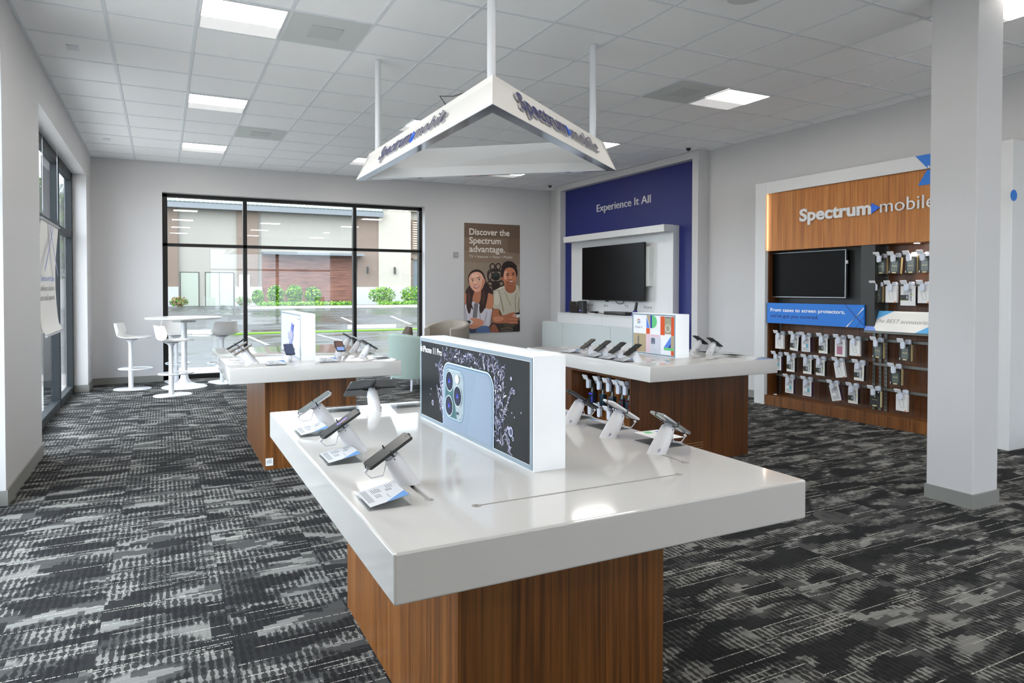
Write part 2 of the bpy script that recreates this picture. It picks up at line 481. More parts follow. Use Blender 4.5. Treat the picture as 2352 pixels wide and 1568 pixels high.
# baseboards
def bb(name, boxes):
    mb = MB()
    for b in boxes: mb.box(*b)
    struct(name, mb, M_base, smooth=False)
t = .012
bb('baseboard_back', [(XL, WX0, YB - t, YB, 0, .1), (WX1, XR, YB - t, YB, 0, .1)])
bb('baseboard_left', [(XL, XL + t, 10.66, YB, 0, .1), (XL - .17, XL + t, 10.648, 10.66, 0, .1), (XL, XL + t, 5.27, 6.73, 0, .1), (XL - .17, XL + t, 5.258, 5.27, 0, .1),
                      (XL - .17, XL + t, 6.73, 6.742, 0, .1), (XL, XL + t, YF, 1.9, 0, .1)])
bb('baseboard_right', [(XR - t, XR, 6.04, 7.11, 0, .1), (XR - t, XR, YF, 3.22, 0, .1), (6.98, XR, 7.108, 7.12, 0, .1)])

# the square pillar
mb = MB(); mb.box(4.827, 5.113, 2.472, 2.76, 0, ZC, .003, 1)
pil = struct('pillar', mb, M_wall)
mb = MB(); mb.box(4.817, 5.123, 2.462, 2.77, 0, .098, .002, 1)
mb.build('baseboard', M_base, pil)

# ------------------------------------------------------------------ ceiling things
CELL = .6096
def make_light():
    t = thing('ceiling_light', '', 'ceiling light')
    h = CELL / 2 - .012
    mb = MB()
    for a in ((-h, h, -h, -h+.012), (-h, h, h-.012, h), (-h, -h+.012, -h+.012, h-.012), (h-.012, h, -h+.012, h-.012)): mb.box(*a, -.008, 0)
    mb.build('frame', M_white, t)
    g_ = h - .012
    MB().prism([(-g_, 0), (g_, 0), (g_, -.006), (-g_, -.006)], (0, -g_, 0), (1, 0, 0), (0, 0, 1), -1.16 * g_).build('lens', M_lens, t)
    MB().prism([(-g_, 0), (g_, 0), (g_, -.004), (-g_, -.004)], (0, .16 * g_, 0), (1, 0, 0), (0, 0, 1), -.84 * g_).build('reflector', M_lens2, t)
    return t
lamps = [((-5, 2), 'over the aisle, cut by the top edge of the picture'),
         ((-5, 6), 'over the aisle, middle one of the row towards the bar table'),
         ((-5, 10), 'over the bar table, closest to the big back window'),
         ((-1, 6), 'seen just above the left lettering of the hanging sign'),
         ((-1, 10), 'beside the left tip of the hanging sign'),
         ((3, 2), 'in front of the shelf wall next to a grey ceiling panel'),
         ((3, 6), 'touching the right tip of the hanging sign'),
         ((3, 10), 'seen under the lower edge of the hanging sign'),
         ((3, -2), 'behind the square pillar at the top right')]
L0 = make_light(); first = True
for (i, j), s_ in lamps + [((a, b), None) for a, b in ((-5, -2), (-5, -6), (-5, -10), (-1, -2), (-1, -6), (-1, -10), (3, -6), (3, -10))]:
    o = L0 if first else dup(L0); first = False
    o.location = (GX(i) + CELL / 2, GY(j) + CELL / 2, ZC - .0045)
    o['label'] = ('square recessed ceiling light ' + s_) if s_ else 'square recessed ceiling light behind the camera, out of the picture'
    o['group'] = 'recessed ceiling lights' if s_ else 'recessed ceiling lights behind the camera'
M_vent = mat('vent_grey', (208, 212, 209), .6)
M_vent2 = mat('vent_core', (196, 200, 198), .6)
V0 = thing('ceiling_vent', '', 'ceiling vent')
h = CELL / 2 - .012
MB().box(-h, h, -h, h, -.004, 0).build('panel', M_vent, V0)
MB().box(-.12, .12, -.12, .12, -.010, -.004, .002, 1).build('damper', M_vent2, V0)
for k, ((i, j), s_) in enumerate([((-4, 2), 'grey square air return panel beside the ceiling light nearest the camera'), ((-4, 8), 'grey air return panel in the ceiling above the back window'), ((2, 2), 'grey air return panel beside the ceiling light facing the shelf wall')]):
    o = V0 if k == 0 else dup(V0)
    o.location = (GX(i) + CELL / 2, GY(j) + CELL / 2, ZC - .0045); o['label'] = s_; o['group'] = 'air return panels'
t = thing('ceiling_speaker', 'round grey speaker grille in the ceiling at the top edge', 'speaker', (GX(.55), GY(-.52), ZC - .001))
MB().lathe([(.115, -.001), (.115, -.008), (.10, -.012), (.02, -.014)]).build('grille', M_vent, t)
MB().lathe([(.122, 0), (.122, -.006), (.115, -.006), (.115, 0)]).build('rim', M_white, t)
C0 = thing('security_camera', 'small black dome camera under the ceiling above the blue wall, near its right end', 'camera', (GX(5.6), GY(5.64), ZC - .005), 0, 'dome cameras')
MB().lathe([(.05, 0), (.05, -.012), (.036, -.02)]).build('mount', M_white, C0)
MB().sphere((0, 0, -.028), .032, 8).build('dome', M_black, C0)
dup(C0, (GX(5.62), GY(11.6), ZC - .005), label='small black dome camera in the ceiling corner above the cabinets')
tag(box(GX(-6.48) - .045, GX(-6.48) + .045, GY(4.47) - .06, GY(4.47) + .06, ZC - .01, ZC - .001, .003).build('ceiling_sensor', M_grid), 'small pale rectangular sensor in the ceiling above the left wall, nearer one', 'sensor', 'ceiling sensors')
tag(box(GX(-6.48) - .045, GX(-6.48) + .045, GY(10.46) - .06, GY(10.46) + .06, ZC - .01, ZC - .001, .003).build('ceiling_sensor', M_grid), 'small pale rectangular sensor in the ceiling near the back wall, farther one', 'sensor', 'ceiling sensors')

# ------------------------------------------------------------------ hanging triangular sign
sg = thing('hanging_sign', 'white triangular sign hanging over the tables, navy lettering along two sides', 'hanging sign', (2.25, 4.4, 2.45))
ZT, ZB = 2.682, 2.45
TOP = [Vector(p) for p in ((1.72, 5.675, ZT), (1.732, 3.36, ZT), (3.278, 4.437, ZT))]      # left, near, right
BOT = [Vector(p) for p in ((1.617, 5.882, ZB), (1.620, 3.149, ZB), (3.463, 4.463, ZB))]
INB = [Vector(p) for p in ((1.686, 5.79, ZB), (1.695, 3.295, ZB), (3.385, 4.492, ZB))]
INT = [p + Vector((0, 0, ZT - ZB - .01)) for p in INB]
INT = [(a * .55 + b * .45) for a, b in zip(INT, [Vector((p.x, p.y, ZT - .01)) for p in TOP])]
for a, b in ((0, 1), (1, 2), (2, 0)):
    mb = MB()
    v = [mb.bm.verts.new(p) for p in (TOP[a], TOP[b], BOT[b], BOT[a], INT[a], INT[b], INB[b], INB[a])]
    for q in ((0, 1, 2, 3), (4, 7, 6, 5), (0, 4, 5, 1), (0, 3, 7, 4), (1, 5, 6, 2)):
        mb.bm.faces.new([v[i] for i in q])
    mb.build('side_panel', M_warm if b != 0 else M_white, sg, world=True, smooth=False)
M_chrome = mat('mirror_trim', (205, 212, 228), .09, .85)
for a, b in ((0, 1), (1, 2), (2, 0)):
    mb = MB(); dz = Vector((0, 0, -.004))
    mb.rings([[BOT[a], BOT[b], INB[b], INB[a]], [BOT[a] + dz, BOT[b] + dz, INB[b] + dz, INB[a] + dz]])
    mb.build('bottom_trim', M_chrome, sg, world=True, smooth=False)
M_ret = mat('silver_letter_edge', (186, 184, 186), .3, .5)
def sign_words(a, b, s0, s1, flip=False):
    """'Spectrum>mobile' built out from the slanted face between corners a and b"""
    u = (BOT[b] - BOT[a]).normalized(); up = ((TOP[a] + TOP[b]) / 2 - (BOT[a] + BOT[b]) / 2)
    up = (up - up.dot(u) * u); H_ = up.length; up.normalize()
    Lg = (BOT[b] - BOT[a]).length
    o = BOT[a] + u * (Lg * s0) + up * (H_ * .30)
    W = Lg * (s1 - s0); cap = H_ * .47
    n = u.cross(up); th = .015
    mk = []
    def put(word, oo, w_, bold):
        mb = MB(); mb.use(M_navy_t); mb.use(M_ret); mb.mi = 0
        letter(mb, word, oo, u, up, cap, w_, th, .002, bold=bold); mb.bm.normal_update()
        for f in mb.bm.faces: f.material_index = 0 if abs(f.normal.dot(n)) > .5 else 1
        mb.build('lettering', None, sg, world=True, smooth=False, fix=False)
    put('Spectrum', o, W * .535, .018)
    mb = MB(); mb.prism([(0, 0), (cap * .62, cap * .36), (0, cap * .72)], o + u * (W * .545) + n * .002, u, up, th); mb.build('arrow', M_lblue, sg, world=True)
    put('mobile', o + u * (W * .60), W * .40, -.014)
sign_words(0, 1, .225, .735)
sign_words(1, 2, .18, .83)
mb = MB(); mb.cyl((1.727, 5.55, ZT - .02), (1.727, 5.55, ZC - .004), .026); mb.build('pole', M_powder, sg, world=True)
mb = MB(); mb.cyl((1.748, 3.41, ZT - .02), (1.748, 3.41, ZC - .004), .026); mb.build('pole', M_powder, sg, world=True)
mb = MB(); mb.cyl((3.215, 4.45, ZT - .02), (3.215, 4.45, ZC - .004), .026); mb.build('pole', M_powder, sg, world=True)
mb = MB(); mb.tube([(1.71, 4.0, ZT - .01), (1.68, 4.03, ZT + .05), (1.72, 3.9, ZT + .02), (1.74, 3.7, ZT)], .004, 6); mb.build('cable', M_dgrey, sg, world=True)
mb = MB()
for (x_, y_, z_) in ((2.18, 5.5, 2.63), (2.18, 5.5, 2.57), (2.19, 5.49, 2.50), (3.03, 4.83, 2.63), (3.03, 4.83, 2.57), (3.04, 4.82, 2.5)):
    pass
mb.bm.free()

# ------------------------------------------------------------------ tables
def boolean_cut(o, cutters):
    for c in cutters:
        md = o.modifiers.new('cut', 'BOOLEAN'); md.operation = 'DIFFERENCE'; md.solver = 'EXACT'; md.object = c
    bpy.context.view_layer.update()
    me = bpy.data.meshes.new_from_object(o.evaluated_get(bpy.context.evaluated_depsgraph_get()))
    o.modifiers.clear(); old = o.data; o.data = me; bpy.data.meshes.remove(old)
    for c in cutters: bpy.data.objects.remove(c)
def resharpen(o):
    bm = bmesh.new(); bm.from_mesh(o.data); bmesh.ops.triangulate(bm, faces=[f for f in bm.faces if len(f.verts) > 4]); bm.normal_update()
    for e in bm.edges: e.smooth = not (len(e.link_faces) != 2 or e.calc_face_angle(0) > .05)
    bm.to_mesh(o.data); bm.free()
TZ, UZ = .862, .742
def slot(x0, y0, x1, y1, r=.005, hole='a'):
    """a narrow cable slot with a round hole at its end"""
    mb = MB(); d = Vector((x1 - x0, y1 - y0, 0)).normalized(); w = Vector((-d.y, d.x, 0)) * r
    a, b = Vector((x0, y0, TZ - .012)), Vector((x1, y1, TZ - .012)); k = Vector((0, 0, .03))
    mb.rings([[a - w, b - w, b + w, a + w], [a - w + k, b - w + k, b + w + k, a + w + k]])
    c1 = mb.build('cutter', M_quartz, smooth=False)
    e = b
    mb = MB(); mb.cyl(e, e + k, .0135, n=20); c2 = mb.build('cutter', M_quartz, smooth=False)
    return [c1, c2]
def table(label, x0, x1, y0, y1, bx0, bx1, by0, by1, slots=(), both=None):
    t = thing('display_table', label, 'table', ((x0 + x1) / 2, (y0 + y1) / 2, 0))
    top = MB().box(x0, x1, y0, y1, UZ, TZ, .006, 3).build('tabletop', M_quartz, t, world=True)
    cs = []
    for s_ in slots: cs += slot(*s_)
    if cs:
        for c in cs: c.location = -t.location
        top.parent = None; bpy.context.view_layer.update(); boolean_cut(top, cs); top.parent = t
        resharpen(top); top['label'] = 'glossy white top with narrow cable slots'
    return t
t1 = table('large white display table on a walnut base nearest the camera', .463, 1.80, 1.378, 3.23, 0, 0, 0, 0,
           [(1.487, 1.59, .771, 1.592, .005), (1.487, 1.59, 1.487 + .001, 1.59, .004), (.674, 1.872, .673, 1.694, .008), (1.607, 1.833, 1.607, 1.692, .004)])
t2 = table('white display table on a walnut base in front of the back window', .445, 1.79, 5.12, 6.965, 0, 0, 0, 0)
t3 = table('white display table with an accessory niche in its base, towards the shelf wall', 3.346, 4.724, 3.895, 5.74, 0, 0, 0, 0)
MB().box(.757, 1.51, 1.685, 2.915, 0, UZ, .0015, 1).build('base', M_walnut, t1, world=True)
MB().box(.738, 1.485, 5.41, 6.62, 0, UZ, .0015, 1).build('base', M_walnut, t2, world=True)
mb = MB(); mb.box(1.0, 1.3, 1.68, 1.689, 0, UZ)
# small white notice low on the left table's base
mb = MB(); mb.use(M_print_w).box(.742, .80, 5.404, 5.41, .035, .095); mb.use(M_grey_txt)
for z_ in (.085, .075, .066, .058): mb.box(.766 if z_ > .08 else .75, .79, 5.4035, 5.404, z_, z_ + .003)
mb.build('notice', None, t2, world=True, smooth=False)
# right table base with a niche in its left face
bx0, bx1, by0, by1 = 3.372, 4.665, 4.15, 5.42
mb = MB()
mb.box(bx0 + .30, bx1, by0, by1, 0, UZ)                    # core
mb.box(bx0, bx0 + .30, by0, by0 + .012, 0, UZ); mb.box(bx0, bx0 + .3, 4.98, by1, 0, UZ)
mb.box(bx0, bx0 + .30, by0 + .012, 4.98, 0, .1); mb.box(bx0, bx0 + .3, by0 + .012, 4.98, UZ - .02, UZ)
mb.build('base', M_walnut_dark, t3, world=True, smooth=False)
MB().box(bx0 + .285, bx0 + .30, by0 + .02, 4.97, .1, UZ - .02).build('niche_back', M_walnut, t3, world=True)
mb = MB()
for k in range(4): mb.box(3.95, 4.14, 4.146, 4.152, .155 - k * .022, .163 - k * .022)
mb.build('vent_slots', mat('brass_slot', (150, 112, 70), .4, .6), t3, world=True, smooth=False)
mb = MB()
for z_ in (.60, .36): mb.box(bx0 + .265, bx0 + .285, by0 + .03, 4.96, z_, z_ + .025)
mb.build('rail', M_rail, t3, world=True, smooth=False)
# end shelf of the left table's far corner
mb = MB(); mb.box(.452, .60, 5.30, 5.55, UZ - .001 - .05, UZ - .002)
mb.bm.free()

# ------------------------------------------------------------------ light boxes standing on the tables
def light_box(label, x0, x1, y0, y1, z0, z1, border=.024):
    t = thing('light_box', label, 'illuminated display', ((x0 + x1) / 2, (y0 + y1) / 2, z0))
    MB().box(x0, x1, y0, y1, z0, z1, .003, 2).build('housing', M_lit, t, world=True)
    mb = MB(); b = border - .006; e = .005; xo = x0 - .003
    for q in ((y0 + e, y1 - e, z0 + e, z0 + b), (y0 + e, y1 - e, z1 - b, z1 - e), (y0 + e, y0 + b, z0 + b, z1 - b), (y1 - b, y1 - e, z0 + b, z1 - b)):
        mb.box(xo, x0 + .002, *q)
    mb.build('border', M_lit_g, t, world=True, smooth=False)
    return t
class Film:
    """printed film on a face that looks towards -X; u runs left to right, v up, layers stacked by hair thickness"""
    def __init__(s, x, ytop, z, step=.00025): s.mb = MB(); s.x, s.y, s.z, s.k, s.st = x, ytop, z, 0, step
    def p(s, m, pts, hold=False):
        if not hold: s.k += 1
        s.mb.use(m).flat(pts, (s.x, s.y, s.z), WX, UP, s.k * s.st); return s
    def t(s, m, body, u, v, cap, w=None, bold=0, sp=1.0):
        s.k += 1; s.mb.use(m); letter(s.mb, body, (s.x, s.y - u, s.z + v), WX, UP, cap, w, 0, s.k * s.st, bold, 0, sp); return s
    def build(s, name, parent): return s.mb.build(name, None, parent, world=True, smooth=False, fix=False)

lb = light_box('long lit box on the nearest table showing a silver phone splashed by water', 1.075, 1.197, 1.80, 2.813, TZ, TZ + .374)
f = Film(1.074, 2.813, TZ)
f.p(art('ink', (14, 19, 24), .3), [(.02, .02), (.99, .02), (.99, .354), (.02, .354)])
rnd = random.Random(5)
lav = [art('lav1', (190, 190, 214), .5), art('lav2', (120, 122, 152), .4), art('lav3', (232, 232, 244), .6), art('lav4', (78, 82, 108), .4)]
def streak(u, v, a, L, w, m, curl=0):
    pts = []; n = 6
    for i in range(n + 1):
        q = i / n; aa = a + curl * q
        u2 = u + L * q * math.cos(aa); v2 = v + L * q * math.sin(aa); ww = w * math.sin(PI * (q * .86 + .07))
        pts.append((u2, v2, -math.sin(aa) * ww, math.cos(aa) * ww))
    out = [(a_ + c_, b_ + d_) for a_, b_, c_, d_ in pts] + [(a_ - c_, b_ - d_) for a_, b_, c_, d_ in pts[::-1]]
    if all(.021 < q[0] < .988 and .021 < q[1] < .353 for q in out): f.p(m, out, hold=True)
# the crown of water around the phone
for k in range(620):
    f.k = 2 + k % 5
    s_ = rnd.random(); r_ = rnd.random()
    if s_ < .25:   u, v, a = .268 - r_ * .05 * rnd.random(), .04 + r_ * .24, PI / 2 + rnd.uniform(-.5, .5)
    elif s_ < .62: u, v, a = .27 + r_ * .48, .288 + rnd.random() * .062, rnd.choice([.5, 1.2, 2.0, 2.6]) + rnd.uniform(-.5, .5)
    else:          u, v, a = .742 + rnd.random() ** 1.4 * .075, .04 + r_ * .27, PI / 2 + rnd.uniform(-.55, .45)
    streak(u, v, a, rnd.uniform(.008, .036), rnd.uniform(.0006, .0032), rnd.choice(lav + lav[1::2]), rnd.uniform(-1.4, 1.4))
for k in range(70):
    f.k = 8; q = k / 70
    streak(.80 + q * .075, .13 + q * .12 + rnd.uniform(-.008, .008), .9 + rnd.uniform(-.5, .5), rnd.uniform(.008, .02), rnd.uniform(.0006, .002), rnd.choice(lav), rnd.uniform(-1, 1))
    streak(.83 + q * .03 + rnd.uniform(-.01, .01), .115 - q * .09, -1.4 + rnd.uniform(-.4, .4), rnd.uniform(.008, .02), rnd.uniform(.0006, .0022), rnd.choice(lav), rnd.uniform(-1, 1))
    streak(.21 + q * .05 + rnd.uniform(-.01, .01), .17 - q * .10, 1.8 + rnd.uniform(-.4, .4), rnd.uniform(.006, .018), rnd.uniform(.0006, .002), rnd.choice(lav), rnd.uniform(-1, 1))
f.k = 8
for (u, v, r_) in ((.198, .261, .007), (.159, .092, .011), (.868, .285, .006), (.888, .242, .008), (.866, .103, .016), (.882, .082, .007), (.853, .069, .008), (.847, .113, .006), (.874, .169, .003), (.937, .18, .003), (.892, .157, .003), (.14, .15, .004), (.13, .125, .003)):
    f.p(lav[0], ell(u, v, r_, r_ * 1.1, 16), hold=True)
    if r_ > .006:
        f.k += 1; f.p(lav[3], ell(u + r_ * .1, v, r_ * .62, r_ * .7, 14), hold=True); f.k -= 1
f.k = 10
def phone_out(i): 
    r_ = .06 - i
    return [(.275 + i, .0205)] + [(.275 + i + r_ - r_ * math.cos(R(a)), .287 - i - r_ + r_ * math.sin(R(a))) for a in range(0, 91, 10)] + [(.742 - i - r_ + r_ * math.sin(R(a)), .287 - i - r_ + r_ * math.cos(R(a))) for a in range(0, 91, 10)] + [(.742 - i, .0205)]
f.p(art('rim', (205, 218, 230), .6), phone_out(0)); f.p(art('rim2', (92, 118, 142), .4), phone_out(.006)); f.p(art('rim3', (140, 165, 188), .5), phone_out(.010))
f.p(art('back1', (146, 162, 182), .35), phone_out(.016)); f.p(art('back2', (150, 166, 186), .35), [(.52, .0207), (.725, .0207), (.725, .22), (.70, .262), (.60, .269)])
f.p(art('mod_shadow', (112, 138, 160), .4), rrect(.296, .490, .056, .266, .045)); f.p(art('mod_rim', (182, 204, 214), .5), rrect(.300, .486, .060, .262, .042))
f.p(art('mod_a', (70, 110, 116), .4), rrect(.305, .481, .065, .257, .038)); f.p(art('mod_b', (168, 182, 188), .45), [(.345, .257), (.443, .257), (.470, .246), (.481, .222), (.481, .10), (.468, .076), (.443, .066), (.425, .066), (.40, .14), (.385, .2)])
for u, v in ((.349, .211), (.349, .110), (.437, .161)):
    f.p(art('l_rim', (215, 226, 230), .6), ell(u, v, .040, .043, 40)); f.p(art('l_rim2', (60, 84, 92), .3), ell(u, v, .0365, .0395, 40))
    f.p(art('l_gl', (26, 34, 58), .3), ell(u, v, .033, .036, 40)); f.p(art('l_gl2', (40, 48, 82), .3), ell(u, v, .019, .022, 30)); f.p(art('l_dot', (40, 50, 210), .6), ell(u, v, .008, .009, 16))
    f.p(art('l_sp', (225, 230, 255), .8), ell(u, v + .005, .003, .002, 8), hold=True)
    f.k += 1; f.p(art('l_sp', (225, 230, 255), .8), ell(u, v - .004, .003, .002, 8), hold=True)
f.p(art('flash', (240, 240, 240), .7), ell(.435, .229, .018, .017)); f.p(art('mic', (50, 64, 70), .3), ell(.437, .093, .008, .0065))
wt = art('wht', (242, 244, 250), .7)
f.t(wt, 'iPhone 11 Pro', .060, .3085, .0265, .222, .018, .95)
# fruit mark in front of the words: body with a bite, and a leaf
f.k += 1
f.p(wt, [(.043 + .0125 * math.cos(R(a)) * (1 if not (-35 < a < 35) else .72), .3205 + .0125 * math.sin(R(a)) - (.0015 if 70 < a < 110 else 0)) for a in range(-180, 180, 10)], hold=True)
f.p(wt, [(.044, .335), (.047, .342), (.0485, .3405), (.0465, .335)], hold=True)
f.build('graphic', lb)

lb = light_box('lit box on the table by the window with a violet crystal drawing', 1.03, 1.15, 5.435, 6.42, TZ, TZ + .385)
f = Film(1.029, 6.42, TZ)
f.p(art('lwhite', (222, 224, 236), .55), [(.02, .02), (.966, .02), (.966, .364), (.02, .364)])
vio = [art('v%d' % i, c_, .4) for i, c_ in enumerate(((96, 118, 205), (70, 80, 170), (150, 160, 205), (178, 184, 214), (196, 188, 214), (120, 140, 190)))]
for m_, q in ((0, [(.573, .305), (.66, .27), (.62, .20), (.52, .24)]), (1, [(.62, .28), (.70, .29), (.66, .22), (.60, .20)]), (4, [(.52, .24), (.60, .21), (.57, .15), (.44, .17)]), (3, [(.44, .17), (.56, .16), (.52, .11), (.44, .115)]),
              (2, [(.60, .21), (.66, .24), (.68, .19), (.60, .13)]), (5, [(.53, .13), (.66, .20), (.64, .15), (.54, .09)]), (3, [(.40, .20), (.47, .22), (.44, .14), (.39, .15)]), (2, [(.44, .115), (.60, .14), (.58, .08), (.46, .08)]), (4, [(.47, .08), (.60, .09), (.57, .05), (.50, .05)])):
    f.p(vio[m_], [(a, b) for a, b in q])
for k in range(16):
    q_ = k / 15; f.p(M_grey_txt, [(.27 + q_ * .10, .31 - q_ * .11), (.276 + q_ * .10, .305 - q_ * .11), (.272 + q_ * .10, .30 - q_ * .11)])
for k in range(14):
    q_ = k / 13; f.p(M_grey_txt, [(.58 + q_ * .22, .125 - q_ * .085), (.592 + q_ * .22, .125 - q_ * .085), (.588 + q_ * .22, .113 - q_ * .085)])
f.p(M_grey_txt, [(.90, .345), (.945, .345), (.945, .338), (.90, .338)])
f.build('graphic', lb)

lb = light_box('lit box on the right table with orange, green and blue letter blocks', 3.965, 4.115, 4.29, 4.861, TZ, TZ + .374)
f = Film(3.964, 4.861, TZ)
A_ = dict(w=art('pw', (240, 242, 250), .6), o=art('po', (226, 88, 38), .4), g=art('pg', (108, 210, 134), .4), b=art('pb', (98, 142, 232), .4), n=art('pn', (38, 50, 170), .35),
          t=art('pt', (186, 170, 136), .35), k=art('pk', (232, 204, 216), .45), s=art('ps', (112, 118, 140), .3), c=art('pc', (172, 168, 140), .35), d=art('pd', (50, 50, 50), .1), l=art('pl', (210, 214, 226), .5), r=art('pr', (214, 72, 60), .4), e=art('pe', (70, 160, 100), .4))
f.p(A_['w'], [(.022, .02), (.552, .02), (.552, .356), (.022, .356)])
RQ = lambda a, b, c_, d_: [(a, c_), (b, c_), (b, d_), (a, d_)]
f.p(A_['t'], RQ(.022, .194, .02, .187)); f.p(A_['k'], RQ(.194, .252, .02, .187)); f.p(A_['k'], RQ(.252, .38, .164, .187))
f.p(A_['b'], [(.198, .345), (.198, .242), (.245, .242)]); f.p(A_['t'], [(.200, .356), (.250, .356), (.250, .242)]); f.p(A_['n'], RQ(.252, .273, .242, .356))
f.p(A_['g'], [(.273, .243), (.285, .243)] + [(.285 + .052 * math.cos(R(a)), .300 + .056 * math.sin(R(a))) for a in range(-90, 91, 10)] + [(.273, .356)])
f.p(A_['o'], RQ(.198, .246, .189, .240)); f.p(A_['o'], RQ(.384, .437, .189, .352)); f.p(A_['o'], RQ(.519, .552, .189, .352)); f.p(A_['d'], rrect(.440, .517, .29, .3485, .008)); f.p(A_['c'], RQ(.440, .517, .20, .342))
f.p(A_['w'], ell(.477, .250, .034, .034)); f.p(A_['c'], ell(.477, .251, .028, .029)); f.p(A_['s'], ell(.477, .252, .004, .004, 8)); f.p(A_['s'], ell(.462, .305, .003, .005, 8))
f.p(A_['t'], RQ(.519, .552, .062, .189)); f.p(A_['o'], RQ(.519, .552, .02, .062)); f.p(A_['g'], RQ(.430, .552, .060, .083)); f.p(A_['b'], [(.430, .083), (.516, .182), (.516, .083)]); f.p(A_['n'], [(.483, .083), (.516, .121), (.516, .083)])
f.p(A_['l'], rrect(.256, .385, .0201, .165, .012)); f.p(A_['s'], rrect(.268, .319, .103, .157, .010)); f.p(A_['w'], ell(.294, .113, .0045, .0045, 10))
f.p(A_['s'], RQ(.088, .098, .05, .165)); f.p(A_['r'], RQ(.091, .096, .02, .06))
def arc(cx, cy, r0, r1, a0, a1, n=12):
    return [(cx + r1*math.cos(R(a0+(a1-a0)*i/n)), cy + r1*math.sin(R(a0+(a1-a0)*i/n))) for i in range(n+1)] + [(cx + r0*math.cos(R(a1+(a0-a1)*i/n)), cy + r0*math.sin(R(a1+(a0-a1)*i/n))) for i in range(n+1)]
gx, gy = .100, .298
f.p(A_['r'], arc(gx, gy, .013, .020, 40, 150)); f.p(art('py', (240, 190, 50), .4), arc(gx, gy, .013, .020, 150, 205)); f.p(A_['e'], arc(gx, gy, .013, .020, 205, 310)); f.p(A_['b'], arc(gx, gy, .013, .020, 310, 365)); f.p(A_['b'], RQ(gx, gx + .019, gy - .003, gy + .003))
f.t(M_grey_txt, 'Pixel 4', .055, .236, .017, .092)
f.build('graphic', lb)

# ------------------------------------------------------------------ demo phones on white stands
AL = R(31.5)
E1 = Vector((math.cos(AL), 0, math.sin(AL))); NN = Vector((-math.sin(AL), 0, math.cos(AL)))
def make_stand(hl=.105, r0=.031, r1=.0235):
    t = thing('display_stand', '', 'phone stand')
    n = 32; mb = MB(); rg = []
    base = []
    for k in range(n):
        th = 2 * PI * k / n; c, s_ = math.cos(th), math.sin(th)
        p = E1 * (r0 * c) + Vector((0, r0 * s_, 0)); p = p - NN * (p.z / NN.z); base.append(p)
    rg.append(base)
    for q in (.12, .5, .86, .97, 1.0):
        r_ = r0 + (r1 - r0) * q if q < .97 else (r1 if q < 1 else r1 - .003)
        top = [NN * hl + E1 * (r_ * math.cos(2*PI*k/n)) + Vector((0, r_ * math.sin(2*PI*k/n), 0)) for k in range(n)]
        rg.append([base[k] + (top[k] - base[k]) * q for k in range(n)])
    mb.rings(rg); cl_ = mb.build('column', M_stand, t)
    mb = MB(); mb.cyl(NN * (hl - .001), NN * (hl + .012), .019, .017, 24); mb.build('mount_head', M_clip, cl_)
    mb = MB()
    for k, (x_, y_) in enumerate(((0, 1), (0, -1))):
        c = NN * (hl + .006)
        mb.tube([c, c + Vector((0, y_ * .03, 0)), c + Vector((0, y_ * .0415, 0)) + NN * .002, c + Vector((0, y_ * .0415, 0)) + NN * .019, c + Vector((0, y_ * .037, 0)) + NN * .021], .0024, 6)
    for sx in (-1, 1):
        c = NN * (hl + .008)
        mb.tube([c, c + E1 * sx * .05, c + E1 * sx * .078, c + E1 * sx * .0815 + NN * .010, c + E1 * sx * .078 + NN * .017], .0018, 6)
    mb.build('clamp', M_black, t)
    mb = MB(); a = NN * (hl + .008) - E1 * .078; b = NN * (hl - .012) - E1 * .025
    mb.tube([a, a - E1 * .012 - NN * .006, a - E1 * .006 - NN * .028, a * .5 + b * .5 - NN * .034, b], .0019, 6)
    mb.tube([a + NN * .002 - E1 * .002, a - E1 * .014], .004, 8)
    mb.build('cable', M_stand, t)
    mb = MB()
    for q, s_ in ((.93, .0022), (.80, .0016)):
        for side in (-1, 1):
            p = NN * (hl * q) + Vector((0, side * (r1 + .0012), 0)); mb.cyl(p - Vector((0, side * .002, 0)), p, s_, n=8)
    mb.build('screw_holes', M_black, cl_)
    mb = MB(); p = NN * .018 + E1 * (r0 * .75)
    mb.prism(rrect(-.005, .005, -.006, .006, .002), E1 * (r0 * .6) + Vector((0, r0 * .86, 0)) + NN * .008, (1, 0, 0), NN, -.0008)
    mb.prism(rrect(-.005, .005, -.006, .006, .002), E1 * (-r0 * .5) + Vector((0, r0 * .84, 0)) + NN * .018, (1, 0, 0), NN, -.0008)
    mb.build('sticker', mat('lilac_label', (166, 166, 190), .5), cl_)
    return t
def make_phone(name='smartphone', L=.156, W=.074, T_=.008, body=M_phone, frame=M_black, glass_=M_screen, r=.010):
    """lies in its own xy plane, long side along x, screen up"""
    t = thing(name, '', 'phone' if name == 'smartphone' else name)
    mb = MB(); k = 5
    prof = [(.0016, 0), (0, .0014), (0, T_ - .0014), (.0012, T_ - .0002)]
    mb.rings([[(a, b, z_) for a, b in rrect(-L/2 + i, L/2 - i, -W/2 + i, W/2 - i, r - i, 5)] for i, z_ in prof])
    mb.build('body', frame, t)
    mb = MB(); mb.prism(rrect(-L/2 + .004, L/2 - .004, -W/2 + .004, W/2 - .004, r - .004, 5), (0, 0, T_ - .0003), (1, 0, 0), (0, 1, 0), .0006)
    sc_ = mb.build('screen', glass_, t)
    mb = MB(); mb.box(L/2 - .012, L/2 - .0085, -.008, .008, T_ + .0003, T_ + .0005); mb.build('earpiece', M_dgrey, sc_)
    return t
S0 = make_stand()
M_silver = mat('silver_frame', (176, 178, 180), .25, .8); M_gold = mat('champagne_frame', (150, 132, 112), .3, .7)
